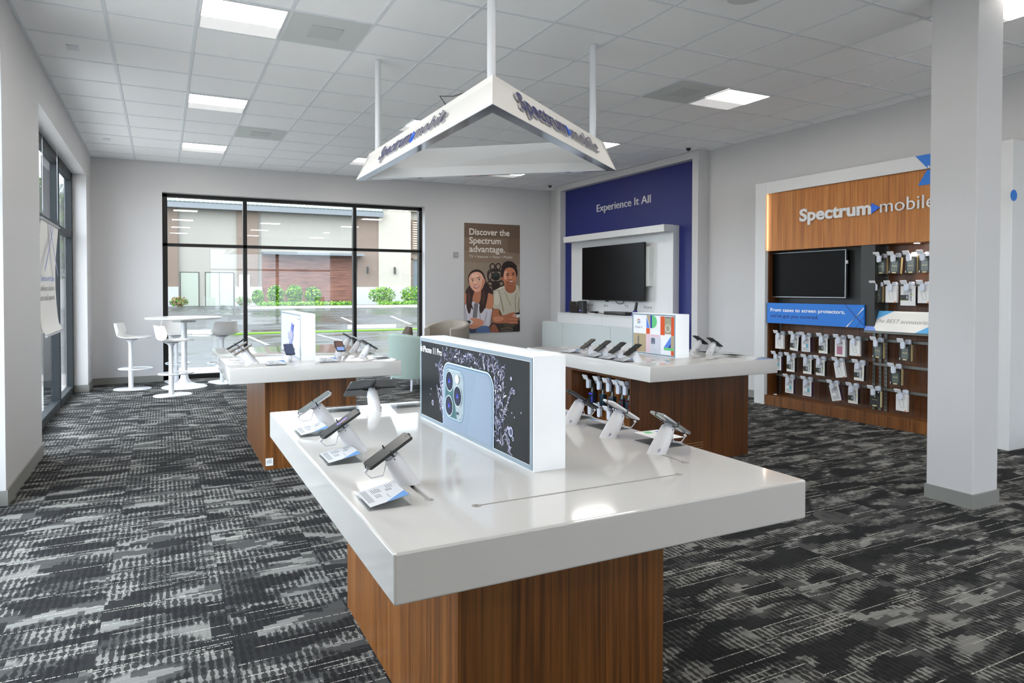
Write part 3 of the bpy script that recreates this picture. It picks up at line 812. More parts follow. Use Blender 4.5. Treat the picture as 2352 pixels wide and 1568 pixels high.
M_scr_dark = mat('screen_black', (20, 21, 20), .25, spec=.5); M_scr_brown = mat('screen_brownish', (44, 32, 26), .3); M_scr_blue = mat('screen_blue_grey', (58, 66, 92), .2, emit=.12)
M_scr_green = mat('screen_grey_green', (66, 74, 70), .18)
P_black = make_phone(glass_=M_scr_dark)
P_green = make_phone(frame=M_silver, glass_=M_scr_green)
P_gold = make_phone(frame=M_gold, glass_=M_scr_dark, L=.15)
P_silver = make_phone(frame=M_silver, glass_=M_scr_dark)
P_white = make_phone(frame=M_stand, glass_=M_scr_dark)
P_flat = make_phone(frame=M_black, glass_=M_scr_dark, W=.078, L=.16, T_=.007)
P_brown = make_phone(frame=M_black, glass_=M_scr_brown, W=.072, L=.15)
P_blue = make_phone(frame=M_black, glass_=M_scr_blue, L=.145, W=.075)
# a lit picture on one of the screens
mb = MB(); mb.use(mat('screen_picture', (96, 70, 64), .3, emit=.2)).box(-.012, .066, -.032, .032, .0083, .0086); mb.use(mat('screen_keys', (112, 132, 176), .3, emit=.3)).box(-.064, -.016, -.031, .031, .0083, .0086)
P_pic = dup(P_blue); mb.build('picture', None, P_pic, smooth=False)
mb = MB(); mb.use(mat('wall_paper_a', (98, 84, 176), .3, emit=.4)).prism([(-.01, -.012), (.03, -.004), (.034, .012), (.004, .002), (-.012, .010)], (0, 0, .0083), (1, 0, 0), (0, 1, 0), .0003)
mb.use(mat('wall_paper_b', (150, 110, 70), .3, emit=.3)).prism([(-.002, -.014), (.026, -.010), (.02, -.002), (.0, -.006)], (0, 0, .0084), (1, 0, 0), (0, 1, 0), .0003)
P_lit = dup(P_black); mb.build('picture', None, P_lit, smooth=False)
phones_used = set()
def demo(px, sx, sy, rz, ls, lp, grp, hl=.105, half=0):
    """one stand with its phone; local -x looks at the customer"""
    st = S0 if 'S' not in phones_used else dup(S0)
    phones_used.add('S')
    st.location = (sx, sy, TZ); st.rotation_euler = (0, 0, rz); st['label'] = ls; st['group'] = 'white phone stands, ' + grp
    ph = px if px.name not in phones_used else dup(px)
    phones_used.add(px.name)
    c = Matrix.Rotation(rz, 3, 'Z') @ (NN * (hl + .0135))
    ph.location = (sx + c.x, sy + c.y, TZ + c.z); ph.rotation_euler = (0, -AL, rz); ph['label'] = lp; ph['group'] = 'demo phones, ' + grp
nt, wt_, rt = 'nearest table', 'table by the window', 'right table'
demo(P_black, .674, 1.868, 0, 'white phone stand nearest the camera, left side of the nearest table', 'black phone nearest the camera, on the left side of the nearest table', nt)
demo(P_lit, .642, 2.32, 0, 'white phone stand, middle of three on the left side of the nearest table', 'black phone with a violet squiggle on its screen, nearest table', nt)
demo(P_green, .652, 2.80, 0, 'white phone stand, farthest of three on the left side of the nearest table', 'silver edged phone with a greenish screen, far end of the nearest table', nt)
demo(P_silver, 1.607, 1.833, PI, 'white phone stand nearest the front on the right side of the nearest table', 'chrome edged phone seen from behind, front right of the nearest table', nt)
demo(P_white, 1.607, 2.114, PI, 'white phone stand, middle one right of the long lit box', 'white phone seen from behind, right of the long lit box', nt)
demo(P_black, 1.612, 2.395, PI, 'white phone stand half hidden by the long lit box, nearest table', 'dark phone half hidden by the long lit box, nearest table', nt)
demo(P_gold, .645, 5.50, 0, 'white phone stand at the left edge of the window table, nearest of three', 'gold edged dark phone at the left edge of the window table, lowest of three', wt_)
demo(P_gold, .645, 5.80, 0, 'white phone stand at the left edge of the window table, middle of three', 'gold edged dark phone at the left edge of the window table, middle of three', wt_)
demo(P_black, .645, 6.10, 0, 'white phone stand at the left edge of the window table, farthest of three', 'black phone at the left edge of the window table, topmost of three', wt_)
demo(P_blue, .925, 5.44, PI/2, 'white phone stand in front of the lit box with the violet drawing', 'phone with a blue grey screen facing the front, before the violet drawing', wt_)
demo(P_pic, 1.366, 5.56, PI/2, 'white phone stand at the front, right of the white box on the window table', 'phone showing a picture above a pale blue panel, window table', wt_)
demo(P_black, 1.655, 6.50, PI, 'white phone stand at the right of the window table, farthest of three', 'black phone seen edge on, back right of the window table', wt_)
demo(P_silver, 1.635, 6.06, PI, 'white phone stand at the right of the window table, middle of three', 'silver blue edged phone at the right of the window table, middle of three', wt_)
demo(P_black, 1.585, 5.56, PI, 'white phone stand at the right of the window table, nearest of three', 'black phone nearest the corner at the right of the window table', wt_)
for k, (y_, ph, ls, lp) in enumerate(((4.80, P_brown, 'farthest left', 'dark brown screened phone, farthest left on the right table'), (4.585, P_flat, 'second from the left', 'black tablet sized phone, second from the left on the right table'),
                                      (4.385, P_flat, 'third from the left', 'black phone, third from the left on the right table'), (4.19, P_flat, 'in front of the colourful lit box', 'dark phone overlapping the colourful lit box'))):
    demo(ph, 3.485, y_, 0, 'white phone stand on the right table, ' + ls, lp, rt)
demo(P_flat, 4.605, 4.722, PI, 'white phone stand right of the colourful lit box, farther one', 'dark phone seen from behind beside the colourful lit box', rt)
demo(P_flat, 4.535, 4.475, PI, 'white phone stand right of the colourful lit box, nearer one', 'dark phone seen from behind at the right end of the right table', rt)
# the tablet that faces the window
mb = MB()
st = dup(S0, (.93, 3.045, TZ), -PI/2, 'white stand holding the tablet at the far end of the nearest table', 'tablet stand')
st['group'] = 'tablet stand'
tb = make_phone('tablet', .172, .245, .007, frame=mat('space_grey', (92, 94, 96), .35, .6), r=.012)
c = Matrix.Rotation(-PI/2, 3, 'Z') @ (NN * .1185)
tb.location = (.93 + c.x, 3.045 + c.y, TZ + c.z); tb.rotation_euler = (0, -AL, -PI/2)
tag(tb, 'grey tablet seen from behind on a white stand, far end of the nearest table', 'tablet')
mb = MB()
mb.tube([(0, -.124, .008), (0, -.126, -.002), (0, 0, -.003), (0, .126, -.002), (0, .124, .008)], .002, 6)
mb.tube([(.087, 0, .008), (.089, 0, -.002), (0, 0, -.003), (-.07, 0, -.003)], .002, 6)
mb.build('strap', M_black, tb)

# price cards in clear wedge holders
def make_holder(w=.12, d=.15):
    t = thing('price_card_holder', '', 'price card')
    # w along x, d along y
    mb = MB(); mb.rings([[(-w/2, -d/2, 0), (w/2, -d/2, 0), (w/2, -d/2, .028), (-w/2, -d/2, .006)], [(-w/2, d/2, 0), (w/2, d/2, 0), (w/2, d/2, .028), (-w/2, d/2, .006)]])
    aw = mb.build('acrylic_wedge', M_acry, t, smooth=False)
    sl = math.atan2(.022, w)
    M_ = Matrix.Translation((-w/2, 0, .0065)) @ Matrix.Rotation(-sl, 4, 'Y')
    mb = MB(); mb.use(mat('card_stock', (204, 205, 208), .5)); q = w / math.cos(sl)
    mb.box(.006, q - .004, -d/2 + .006, d/2 - .006, .0002, .0008)
    def Q(m, a, b, c_, d_, z_): mb.use(m).box(a, b, c_, d_, z_, z_ + .0002)
    g1 = mat('card_grey', (150, 152, 156), .5); g2 = mat('card_grey_dark', (105, 107, 112), .5)
    # reader stands at -x: text lines run along y
    for k in range(5): Q(g1, .012 + k * .0035, .0142 + k * .0035, -.04 + .0, .060, .0009)
    for k in range(6): Q(g2, .040 + k * .0045, .0416 + k * .0045, .018, .055 - (k % 3) * .004, .0009)
    for k in range(4): Q(g2, .040 + k * .0045, .0416 + k * .0045, -.022, .008 - (k % 2) * .005, .0009)
    for k in range(9): Q(g2, .078 + (k % 3) * .006, .0815 + (k % 3) * .006, .022 - (k // 3) * .006, .0255 - (k // 3) * .006, .0009)
    for k in range(3): Q(g1, .086 + k * .007, .089 + k * .007, .030, .056, .0009)
    for k in range(3): Q(g1, .07, .073, -.02 - k * .012, -.012 - k * .012, .0009)
    mb.use(mat('card_blue', (92, 142, 200), .5)).prism([(.052, -.0685), (q - .0045, -.0685), (q - .0045, -.026)], (0, 0, .0010), (1, 0, 0), (0, 1, 0), .0002)
    for v in mb.bm.verts: v.co = M_ @ v.co
    mb.build('card', None, aw, smooth=False)
    return t
H0 = make_holder()
holders = [((.552, 1.745), 0, 'clear price card holder nearest the camera on the nearest table'), ((.555, 2.235), 0, 'clear price card holder, second from the camera along the left edge'), ((.552, 2.695), 0, 'clear price card holder, third along the left edge of the nearest table'),
           ((1.725, 1.95), PI, 'price card holder beside the front right phone, with bright colours'), ((1.725, 2.27), PI, 'price card holder between the two right hand phones'), ((1.725, 2.52), PI, 'price card holder by the phone half hidden behind the lit box'),
           ((.79, 3.15), -PI/2, 'empty clear holder left of the tablet'), ((1.12, 3.12), -PI/2, 'empty clear holder right of the tablet, behind the lit box'),
           ((.80, 5.25), PI/2, 'price card left of the front phone on the window table'), ((1.22, 5.28), PI/2, 'price card with a blue corner at the front middle of the window table'), ((1.71, 5.40), PI, 'price card holder at the right corner of the window table'), ((1.71, 5.85), PI, 'price card holder behind the corner of the window table'),
           ((3.42, 4.30), 0, 'price card before the phone nearest the colourful lit box'), ((3.42, 4.50), 0, 'price card between the two middle phones of the right table'), ((3.42, 4.70), 0, 'price card between the two leftmost phones of the right table'), ((3.44, 5.10), 0, 'price card at the far left end of the right table'),
           ((4.64, 4.30), PI, 'clear holder at the right corner of the right table'), ((4.64, 4.60), PI, 'clear holder between the two right phones of the right table')]
for k, ((x_, y_), rz, lb_) in enumerate(holders):
    o = H0 if k == 0 else dup(H0)
    o.location = (x_, y_, TZ); o.rotation_euler = (0, 0, rz); o['label'] = lb_; o['group'] = 'price card holders'
# small booklet with coloured blocks under the front right phone
mb = MB(); mb.use(M_print_w).box(1.665, 1.785, 1.885, 2.03, TZ + .0292, TZ + .030)
mb.use(A_['g']).box(1.70, 1.73, 1.99, 2.02, TZ + .030, TZ + .0302); mb.use(A_['o']).box(1.70, 1.73, 1.93, 1.94, TZ + .030, TZ + .0302); mb.use(A_['b']).box(1.75, 1.78, 1.99, 2.01, TZ + .030, TZ + .0302)
tag(mb.build('leaflet', None, smooth=False), 'white leaflet with green and orange spots lying on a clear holder', 'leaflet')

# ------------------------------------------------------------------ hooks and packages
def make_hook():
    """rail side at the origin, front end towards -x"""
    t = thing('display_hook', '', 'hook')
    mb = MB(); mb.tube([(0, 0, 0), (-.02, 0, 0), (-.125, 0, .0)], .0028, 6); mb.build('rod', M_steel, t)
    mb = MB(); mb.rings([[(x_, y_ * 1, z_) for y_, z_ in rrect(-w, w, -.030, .034, .016, 5)] for x_, w in ((-.016, .022), (-.020, .026), (-.042, .026), (-.047, .021))]); mb.build('stop_lock', M_clip, t)
    mb = MB(); mb.rings([[(x_, y_, z_) for y_, z_ in rrect(-w, w, -.060, .012, .012, 4)] for x_, w in ((-.106, .017), (-.110, .021), (-.130, .021), (-.134, .017))])
    el = mb.build('end_lock', M_clip, t)
    M_ = Matrix.Translation((-.142, .016, .030)) @ Matrix.Rotation(R(-28), 4, 'Y')
    mb = MB(); mb.box(-.005, .005, -.032, .032, -.022, .020, .002, 1, M_); mb.box(-.002, .012, -.008, .008, -.03, -.008, 0, 1, M_)
    mb.build('price_tag', M_stand, el)
    return t
HK = make_hook()
def pk_box(mb, m, w, h_, d): mb.use(m).box(-d/2, d/2, -w/2, w/2, -h_, 0, .001, 1)
def face(mb, m, y0, y1, z0, z1, x_, dx=.0004): mb.use(m).box(x_ - dx, x_, y0, y1, z0, z1)
M_pw = mat('carton_white', (225, 223, 220), .45); M_pgrey = mat('carton_grey', (186, 188, 190), .3); M_pt = mat('teal_print', (70, 166, 188), .4); M_pl = mat('lime_print', (188, 196, 60), .5)
M_pp = mat('plum_side', (66, 44, 74), .5); M_por = mat('orange_print', (226, 130, 60), .5); M_pgold = mat('gold_print', (206, 196, 150), .4); M_pglass = mat('blister_green', (98, 106, 100), .15, spec=.8)
M_pglass2 = mat('blister_blue', (70, 84, 96), .15, spec=.8); M_kraft = mat('kraft_side', (168, 148, 104), .6); M_rose = mat('rose_print', (170, 110, 130), .45)
def package(kind):
    t = thing('phone_case_box', '', 'boxed phone case')
    w, h_, d = {'A': (.118, .172, .03), 'B': (.115, .178, .020), 'C': (.112, .178, .018), 'D': (.108, .172, .014), 'E': (.122, .196, .024), 'F': (.118, .182, .02), 'G': (.108, .172, .014), 'K': (.15, .20, .022)}[kind]
    mb = MB(); x_ = -d/2
    if kind == 'A':
        pk_box(mb, M_pw, w, h_, d); ct = mb.build('carton', None, t)
        mb = MB(); mb.use(M_grey_txt)
        o = rrect(-.018, .018, -.135, -.045, .008)
        for (a, b), (c_, e) in zip(o, o[1:] + o[:1]): mb.tube([(x_ - .0004, a + (b + .09) * .22, b), (x_ - .0004, c_ + (e + .09) * .22, e)], .0011, 4)
        mb.use(M_por).flat([(-.03, -.168), (-.055, -.168), (-.04, -.152)][::-1], (x_ - .0005, 0, 0), (0, 1, 0), UP)
        mb.build('print', None, ct, smooth=False, fix=False)
    elif kind in 'BF':
        pk_box(mb, M_pw, w, h_, d); ct = mb.build('carton', None, t)
        mb = MB(); face(mb, M_pgrey, -.042, .042, -.165, -.02, x_); face(mb, M_pw, -.005, .042, -.125, -.09, x_ - .0004)
        if kind == 'B': face(mb, M_pt, -.030, -.004, -.127, -.088, x_ - .0008)
        mb.build('window', None, ct, smooth=False)
        MB().box(x_ + .001, d/2 + .012, -w/2 - .004, -w/2 - .0002, -h_, -.005).build('side', M_pp, t)
    elif kind in 'CK':
        pk_box(mb, M_pw, w, h_, d); ct = mb.build('carton', None, t)
        mb = MB(); face(mb, M_pgrey, -.028, .045, -.15, -.022, x_); face(mb, M_dgrey, -.005, w/2, -.145, -.09, x_ - .0004); face(mb, M_pl, -.006, w/2, -.148, -.145, x_ - .0006); face(mb, M_pgrey, .004, .014, -.13, -.10, x_ - .0008)
        mb.use(M_print_k); letter(mb, 'CASE MATE', (x_, -.037, -.155), (0, 0, 1), (0, 1, 0), .010, .125, 0, .001, .03)
        mb.use(M_pl).flat(ell(-.042, -.09, .007, .007, 12)[::-1], (x_ - .0012, 0, 0), (0, 1, 0), UP)
        mb.build('print', None, ct, smooth=False, fix=False)
        MB().box(x_ + .001, d/2 + .016, -w/2 - .004, -w/2 - .0002, -h_ + .003, -.005).build('side', M_print_k, t)
    elif kind == 'D':
        pk_box(mb, M_dgrey, w, h_, d); ct = mb.build('carton', None, t)
        mb = MB(); face(mb, M_pglass, -.034, .032, -.15, -.025, x_); face(mb, M_pgold, -.026, .024, -.095, -.090, x_ - .0004); face(mb, M_pgold, .02, .05, -.018, -.004, x_); face(mb, M_pgold, -.02, .02, -.168, -.155, x_); face(mb, M_pw, .046, .053, -.165, -.145, x_)
        mb.build('window', None, ct, smooth=False)
        MB().box(x_ + .002, d/2 + .012, -w/2 - .014, -w/2 - .007, -h_, -.002).build('side', M_kraft, t)
    elif kind == 'G':
        pk_box(mb, M_charc, w, h_, d); ct = mb.build('carton', None, t)
        mb = MB(); face(mb, M_pgold, -.004, .004, -.07, -.05, x_); face(mb, M_pgold, -.03, .028, -.10, -.097, x_); face(mb, M_pgold, .02, .05, -.018, -.004, x_); face(mb, M_pgold, -.024, .024, -.168, -.155, x_); face(mb, M_pw, -.045, -.035, -.02, -.006, x_)
        mb.build('print', None, ct, smooth=False)
        MB().box(x_ + .002, d/2 + .010, -w/2 - .012, -w/2 - .005, -h_, -.002).build('side', M_pgold, t)
    elif kind == 'E':
        pk_box(mb, M_pw, w, h_, d); ct = mb.build('carton', None, t)
        mb = MB(); face(mb, M_rose, -.032, .036, -.17, -.03, x_); face(mb, M_pgrey, -.028, .030, -.08, -.035, x_ - .0004); mb.build('window', None, ct, smooth=False)
        MB().box(x_ + .001, d/2 + .012, -w/2 - .006, -w/2 - .0002, -h_, -.005).build('side', M_pgrey, t)
    return t
PK = {k: package(k) for k in 'ABCDEFGK'}
desc = {'A': 'white carton with slanting phone outline', 'B': 'white framed box with teal square', 'C': 'white box with dark label, vertical lettering', 'D': 'black box with greenish window', 'E': 'white framed box with rosy picture',
        'F': 'white framed box hanging askew', 'G': 'black box with small gold print', 'K': 'wide white box with bold vertical lettering'}
used = set()
def hang(kind, x_, y_, z_, tilt, row, place, hook_grp='hooks on the shelf wall'):
    h_ = HK if 'H' not in used else dup(HK)
    used.add('H'); h_.location = (x_, y_, z_); h_['label'] = 'hook with white lock, %s, %s' % (row, place); h_['group'] = hook_grp
    if kind:
        p = PK[kind] if kind not in used else dup(PK[kind])
        used.add(kind); p.location = (x_ - .082, y_ + .0, z_ - .012); p.rotation_euler = (R(tilt), 0, 0)
        p['label'] = '%s, %s, %s' % (desc[kind], row, place); p['group'] = 'boxed phone cases on the shelf wall'
XR_ = 7.065
R1 = [('A', 5.73, 0), ('C', 5.515, 4), ('B', 5.365, -1), ('C', 5.138, 0), ('E', 4.928, 0), ('A', 4.752, 0), ('D', 4.50, 0), ('D', 4.215, 0)]
R2 = [('B', 5.762, 0), ('C', 5.57, 0), ('C', 5.341, 0), ('C', 5.172, 0), ('A', 4.943, -10), ('C', 4.701, 1), ('D', 4.309, 0)]
R3 = [('B', 5.586, 0), ('B', 5.341, 0), ('F', 5.003, -14), ('C', 4.769, 0), ('G', 4.524, 0), ('A', 4.236, 0)]
RA = [('D', 4.474, 0), ('D', 4.326, 3), ('D', 4.167, 0), ('D', 4.031, 0)]
RB = [('D', 4.514, 0), ('A', 4.357, 0), ('K', 4.187, 0), ('A', 4.03, 0)]
ordn = ['first', 'second', 'third', 'fourth', 'fifth', 'sixth', 'seventh', 'eighth']
for rows, z_, nm in ((R1, .895, 'row under the blue sign'), (R2, .632, 'middle row of the shelf wall'), (R3, .368, 'lowest row of the shelf wall'), (RA, 1.80, 'top row right of screen'), (RB, 1.495, 'second row right of screen')):
    for k, (kind, y_, tl) in enumerate(rows): hang(kind, XR_, y_, z_, tl, nm, ordn[k] + ' from left')

# hooks and cables in the niche of the right table
M_tube = mat('clear_tube', (70, 84, 88), .15, spec=.7); M_neon = mat('violet_print', (86, 70, 210), .5); M_aqua = mat('aqua_print', (70, 190, 190), .5)
M_red = mat('orange_red_print', (226, 84, 48), .5)
def make_acc():
    t = thing('cable_package', '', 'cable package')
    mb = MB(); mb.lathe([(.004, 0), (.012, -.006), (.013, -.085), (.018, -.095)], 12); mb.build('neck', M_tube, t)
    mb = MB(); mb.box(-.02, .02, -.030, .030, -.20, -.095, .004, 2); mb.build('pack', mat('dark_teal_pack', (26, 44, 56), .35), t)
    return t
AC = make_acc()
nich = [(4.85, .621, M_neon, 'violet'), (4.69, .627, M_aqua, 'aqua'), (4.555, .628, M_pw, 'white and red'), (4.42, .628, M_red, 'red'), (4.33, .632, M_red, 'orange')]
for k, (y_, z_, m_, cn) in enumerate(nich):
    h_ = dup(HK); h_.location = (3.64, y_ + .055, z_ + .0); h_.scale = (1.1, 1.1, 1.1)
    h_['label'] = 'hook with white lock in the table niche, upper row, %s from left' % ordn[k]; h_['group'] = 'hooks in the table niche'
    a_ = AC if k == 0 else dup(AC); a_.location = (3.55, y_ + .055, z_ - .014); a_['label'] = 'dark cable package with %s stripe in the table niche' % cn; a_['group'] = 'cable packages in the table niche'
    mb = MB(); mb.use(m_).box(-.0212, -.0202, -.031, .031, -.112, -.100); mb.use(m_).box(-.0212, -.0202, -.028, -.012, -.18, -.13); mb.build('stripe', None, a_, smooth=False)
for k, y_ in enumerate((4.84, 4.70, 4.56, 4.42)):
    h_ = dup(HK); h_.location = (3.64, y_ + .04, .385); h_.scale = (1.1, 1.1, 1.1); h_['label'] = 'hook with white lock in the table niche, lower row, %s from left' % ordn[k]; h_['group'] = 'hooks in the table niche'

# ------------------------------------------------------------------ shelf wall for accessories
u = thing('shelf_wall_unit', 'tall white framed walnut display wall with lettering over rows of hooks', 'display wall', (6.98, 4.64, 0))
XF, ya, yb, zt_ = 6.88, 3.24, 6.03, 2.79
mb = MB(); mb.box(XF, XR, yb - .155, yb, 0, zt_, .002, 1); mb.box(XF, XR, ya, ya + .155, 0, zt_, .002, 1); mb.box(XF, XR, ya + .155, yb - .155, zt_ - .143, zt_, .002, 1)
mb.build('surround', M_white, u, world=True)
MB().box(6.905, 7.16, ya + .155, yb - .155, 1.93, zt_ - .143).build('header', M_oak, u, world=True)
MB().box(7.12, 7.178, ya + .155, yb - .155, .12, 1.93).build('back_panel', M_walnut_dark, u, world=True)
mb = MB(); mb.box(XF + .005, 7.13, ya + .155, yb - .155, 0, .125, .002, 1); mb.build('plinth', M_walnut, u, world=True)
mb = MB(); mb.box(6.93, 7.12, yb - .175, yb - .156, .125, 1.93); mb.build('inner_side', M_walnut_dark, u, world=True)
MB().box(6.92, 7.12, 4.50, 4.655, 1.02, 1.93).build('divider', M_dgrey, u, world=True)
MB().box(7.09, 7.12, 4.655, 5.85, 1.28, 1.93).build('screen_panel', M_charc, u, world=True)
for (a, b, z_) in ((4.66, 5.79, .885), (4.66, 5.79, .622), (4.66, 5.86, .358), (3.41, 4.60, .885), (3.41, 4.60, .622), (3.41, 4.60, .358), (3.41, 4.48, 1.80), (3.41, 4.53, 1.49)):
    MB().box(7.065, 7.085, a, b, z_ - .002, z_ + .026).build('rail', M_rail, u, world=True)
for y_, z1 in ((5.83, 1.03), (4.622, 1.03), (4.553, 1.92), (4.49, 1.92)):
    mb = MB(); mb.use(M_rail).box(7.105, 7.119, y_ - .013, y_ + .013, .13, z1)
    mb.use(M_black); z_ = .15
    while z_ < z1 - .03: mb.box(7.104, 7.105, y_ - .004, y_ + .004, z_, z_ + .022); z_ += .045
    mb.build('slotted_standard', None, u, world=True, smooth=False)
mb = MB(); mb.use(M_white)
o = (6.9049, 5.395, 2.268)
letter(mb, 'Spectrum', (XF + .022, 5.40, 2.262), WX, UP, .136, .87, .012, 0, .035)
mb.build('lettering', M_white, u, world=True)
MB().prism([(0, 0), (.092, .055), (0, .11)], (6.9045, 4.53, 2.264), WX, UP, .014).build('arrow', M_lblue, u, world=True)
mb = MB(); mb.use(M_white); letter(mb, 'mobile', (XF + .022, 4.435, 2.262), WX, UP, .136, .545, .012, 0, -.004); mb.build('lettering', M_white, u, world=True)
mb = MB(); mb.use(M_blue).flat([(0, 0), (.12, 0), (.12, -.142)], (XF - .001, 4.075, zt_ - .001), WX, UP); mb.flat([(0, 0), (.16, -.142), (.7, -.142), (.7, 0)], (XF - .0012, 4.075, zt_ - .001), WX, UP)
mb.build('blue_facet', None, u, world=True, smooth=False, fix=False)
mb = MB(); mb.use(M_blue).prism([(0, 0), (.085, .145), (.6, .145), (.6, 0)], (6.9045, 4.06, 2.492), WX, UP, .004); mb.build('blue_facet', None, u, world=True, smooth=False)
MB().prism(ell(0, 0, .05, .05), (6.897, ya - .001, 2.29), (1, 0, 0), UP, .004).build('round_mark', M_blue, u, world=True)
o = thing('downlight', 'small bright spotlight under the wooden header of the shelf wall', 'spotlight', (7.0, 4.12, 1.928))
MB().cyl((0, 0, 0), (0, 0, -.006), .032, n=20).build('ring', M_steel, o)
MB().cyl((0, 0, -.0061), (0, 0, -.0075), .026, n=20).build('lamp', mat('spot_lens', (255, 250, 240), .4, emit=22, ec=(1, .96, .9)), o)
ld = bpy.data.lights.new('downlight_lamp', 'SPOT'); ld.energy = 9; ld.spot_size = R(110); ld.spot_blend = .8; ld.shadow_soft_size = .03; ld.color = (1, .93, .84)
lo = bpy.data.objects.new('downlight_lamp', ld); col.objects.link(lo); lo.parent = o; lo.location = (0, 0, -.012)
# led line behind the left edge of the header
ld = bpy.data.lights.new('edge_led', 'AREA'); ld.shape = 'RECTANGLE'; ld.size = .012; ld.size_y = .7; ld.energy = .25; ld.color = (1, .97, .9)
lo = bpy.data.objects.new('edge_led', ld); col.objects.link(lo); lo.location = (6.893, yb - .158, 2.29); lo.rotation_euler = (R(-90), 0, 0); lo.rotation_euler = Matrix(((0, 0, 1), (0, 1, 0), (1, 0, 0))).to_euler()
lo.rotation_euler = Vector((.35, -1, 0)).to_track_quat('-Z', 'Y').to_euler(); 
# screen in the left bay
s_ = thing('wall_screen', 'black flat screen with a thin silver edge in the shelf wall', 'television', (7.0, 5.37, 1.35))
MB().box(6.995, 7.03, 4.885, 5.862, 1.35, 1.905, .003, 1).build('bezel', M_steel, s_, world=True)
MB().box(6.9925, 6.9955, 4.893, 5.855, 1.362, 1.897).build('display', M_screen, s_, world=True)
mb = MB(); mb.box(7.03, 7.09, 5.2, 5.55, 1.5, 1.75); mb.build('bracket', M_charc, s_, world=True)
MB().box(7.0, 7.02, 4.87, 4.882, 1.74, 1.78).build('usb_stick', M_stand, s_, world=True)
# blue sign
s_ = thing('blue_sign', 'blue sign reading From cases to screen protectors under the screen', 'sign', (6.9, 5.22, 1.03))
mb = MB(); mb.box(6.895, 6.915, 4.60, 5.852, 1.032, 1.282); mb.build('board', M_blue, s_, world=True, smooth=False)
mb = MB(); mb.box(6.915, 7.12, 4.7, 4.72, 1.03, 1.06); mb.box(6.915, 7.12, 5.7, 5.72, 1.03, 1.06); mb.build('bracket', M_rail, s_, world=True, smooth=False)
mb = MB(); mb.use(M_print_w); letter(mb, 'From cases to screen protectors,', (6.8945, 5.80, 1.178), WX, UP, .040, .985, 0, .0005, .018)
mb.use(M_navy); letter(mb, "we've got you covered.", (6.8945, 5.80, 1.105), WX, UP, .040, .66, 0, .0005, .012)
mb.use(M_navy); mb.flat([(1.03, .25), (1.04, .25), (1.25, .035), (1.25, .022)], (6.8945, 5.852, 1.032), WX, UP, .0005); mb.flat([(1.16, 0), (1.165, 0), (1.25, .12), (1.25, .11)], (6.8945, 5.852, 1.032), WX, UP, .0006)
mb.use(M_print_w); mb.flat([(1.045, 0), (1.062, 0), (1.25, .225), (1.25, .205)], (6.8945, 5.852, 1.032), WX, UP, .0007)
mb.build('print', None, s_, world=True, smooth=False, fix=False)
# slanting white sign
s_ = thing('accessories_sign', 'slanted white sign reading The BEST accessories with blue corners', 'sign', (6.95, 3.98, 1.0))
up2 = Vector((.10, 0, .212)).normalized(); H2 = .234
mb = MB(); mb.prism([(0, 0), (1.19, 0), (1.19, H2), (0, H2)], (6.90, 4.60, 1.008), WX, up2, -.008); mb.build('board', M_warm, s_, world=True, smooth=False)
o = Vector((6.8995, 4.60, 1.008))
mb = MB(); mb.use(M_sky).flat([(0, H2 * .55), (0, H2), (.26, H2), (.05, H2 * .45)], o, WX, up2, .0006); mb.use(mat('print_periwinkle', (120, 150, 220), .5)).flat([(0, 0), (.13, 0), (.05, H2 * .45), (0, H2 * .62)], o, WX, up2, .0008)
mb.use(M_sky).flat([(.53, 0), (.80, 0), (.80, .18)], o, WX, up2, .0006)
mb.use(M_grey_txt); letter(mb, 'The BEST accessories', o + Vector((0, -.10, 0)) + up2 * .098, WX, up2, .042, .545, 0, .001, -.01, .25)
mb.build('print', None, s_, world=True, smooth=False, fix=False)
MB().box(6.895, 6.93, 3.42, 4.60, .985, 1.003).build('ledge', M_rail, s_, world=True)
mb = MB(); mb.box(6.93, 7.12, 4.5, 4.52, .985, 1.0); mb.box(6.93, 7.12, 3.6, 3.62, .985, 1.0); mb.build('bracket', M_rail, s_, world=True, smooth=False)
tag(MB().lathe([(.02, 0), (.022, .006), (.012, .012)], 16, (6.99, 5.80, .125)).build('round_sensor', M_stand), 'small round white sensor on the plinth of the shelf wall', 'sensor')

# ------------------------------------------------------------------ blue feature wall with the big screen
u = thing('feature_wall', 'navy feature wall in a white frame reading Experience It All', 'feature wall', (7.05, 8.95, 0))
mb = MB(); mb.box(6.98, XR, 7.12, 7.235, 0, ZC - .006); mb.box(6.98, XR, 10.70, 10.82, 0, ZC - .006); mb.box(6.98, XR, 7.235, 10.70, 3.345, ZC - .006)
mb.build('surround', M_wall, u, world=True, smooth=False)
MB().box(7.10, 7.178, 7.235, 10.70, 0, 3.345).build('navy_panel', M_navy, u, world=True)
mb = MB(); letter(mb, 'Experience It All', (7.0995, 9.685, 2.84), WX, UP, .128, 1.43, .012, 0, .0); mb.build('lettering', M_white, u, world=True)
mb = MB(); mb.box(6.98, 7.0995, 7.62, 10.32, .9, 2.42, .002, 1); mb.build('white_panel', M_white, u, world=True)
MB().box(6.80, 6.985, 7.62, 10.32, 2.318, 2.425, .002, 1).build('ledge', M_white, u, world=True)
mb = MB(); mb.use(M_print_k)
X_ = 6.9798
letter(mb, 'Internet', (X_, 9.90, 1.155), WX, UP, .042, .27, 0, .0004); letter(mb, 'tv', (X_, 9.275, 1.152), WX, UP, .042, .075, 0, .0004)
letter(mb, 'TV', (X_, 8.755, 1.147), WX, UP, .045, .1, 0, .0004); letter(mb, 'Voice', (X_, 8.285, 1.146), WX, UP, .045, .2, 0, .0004)
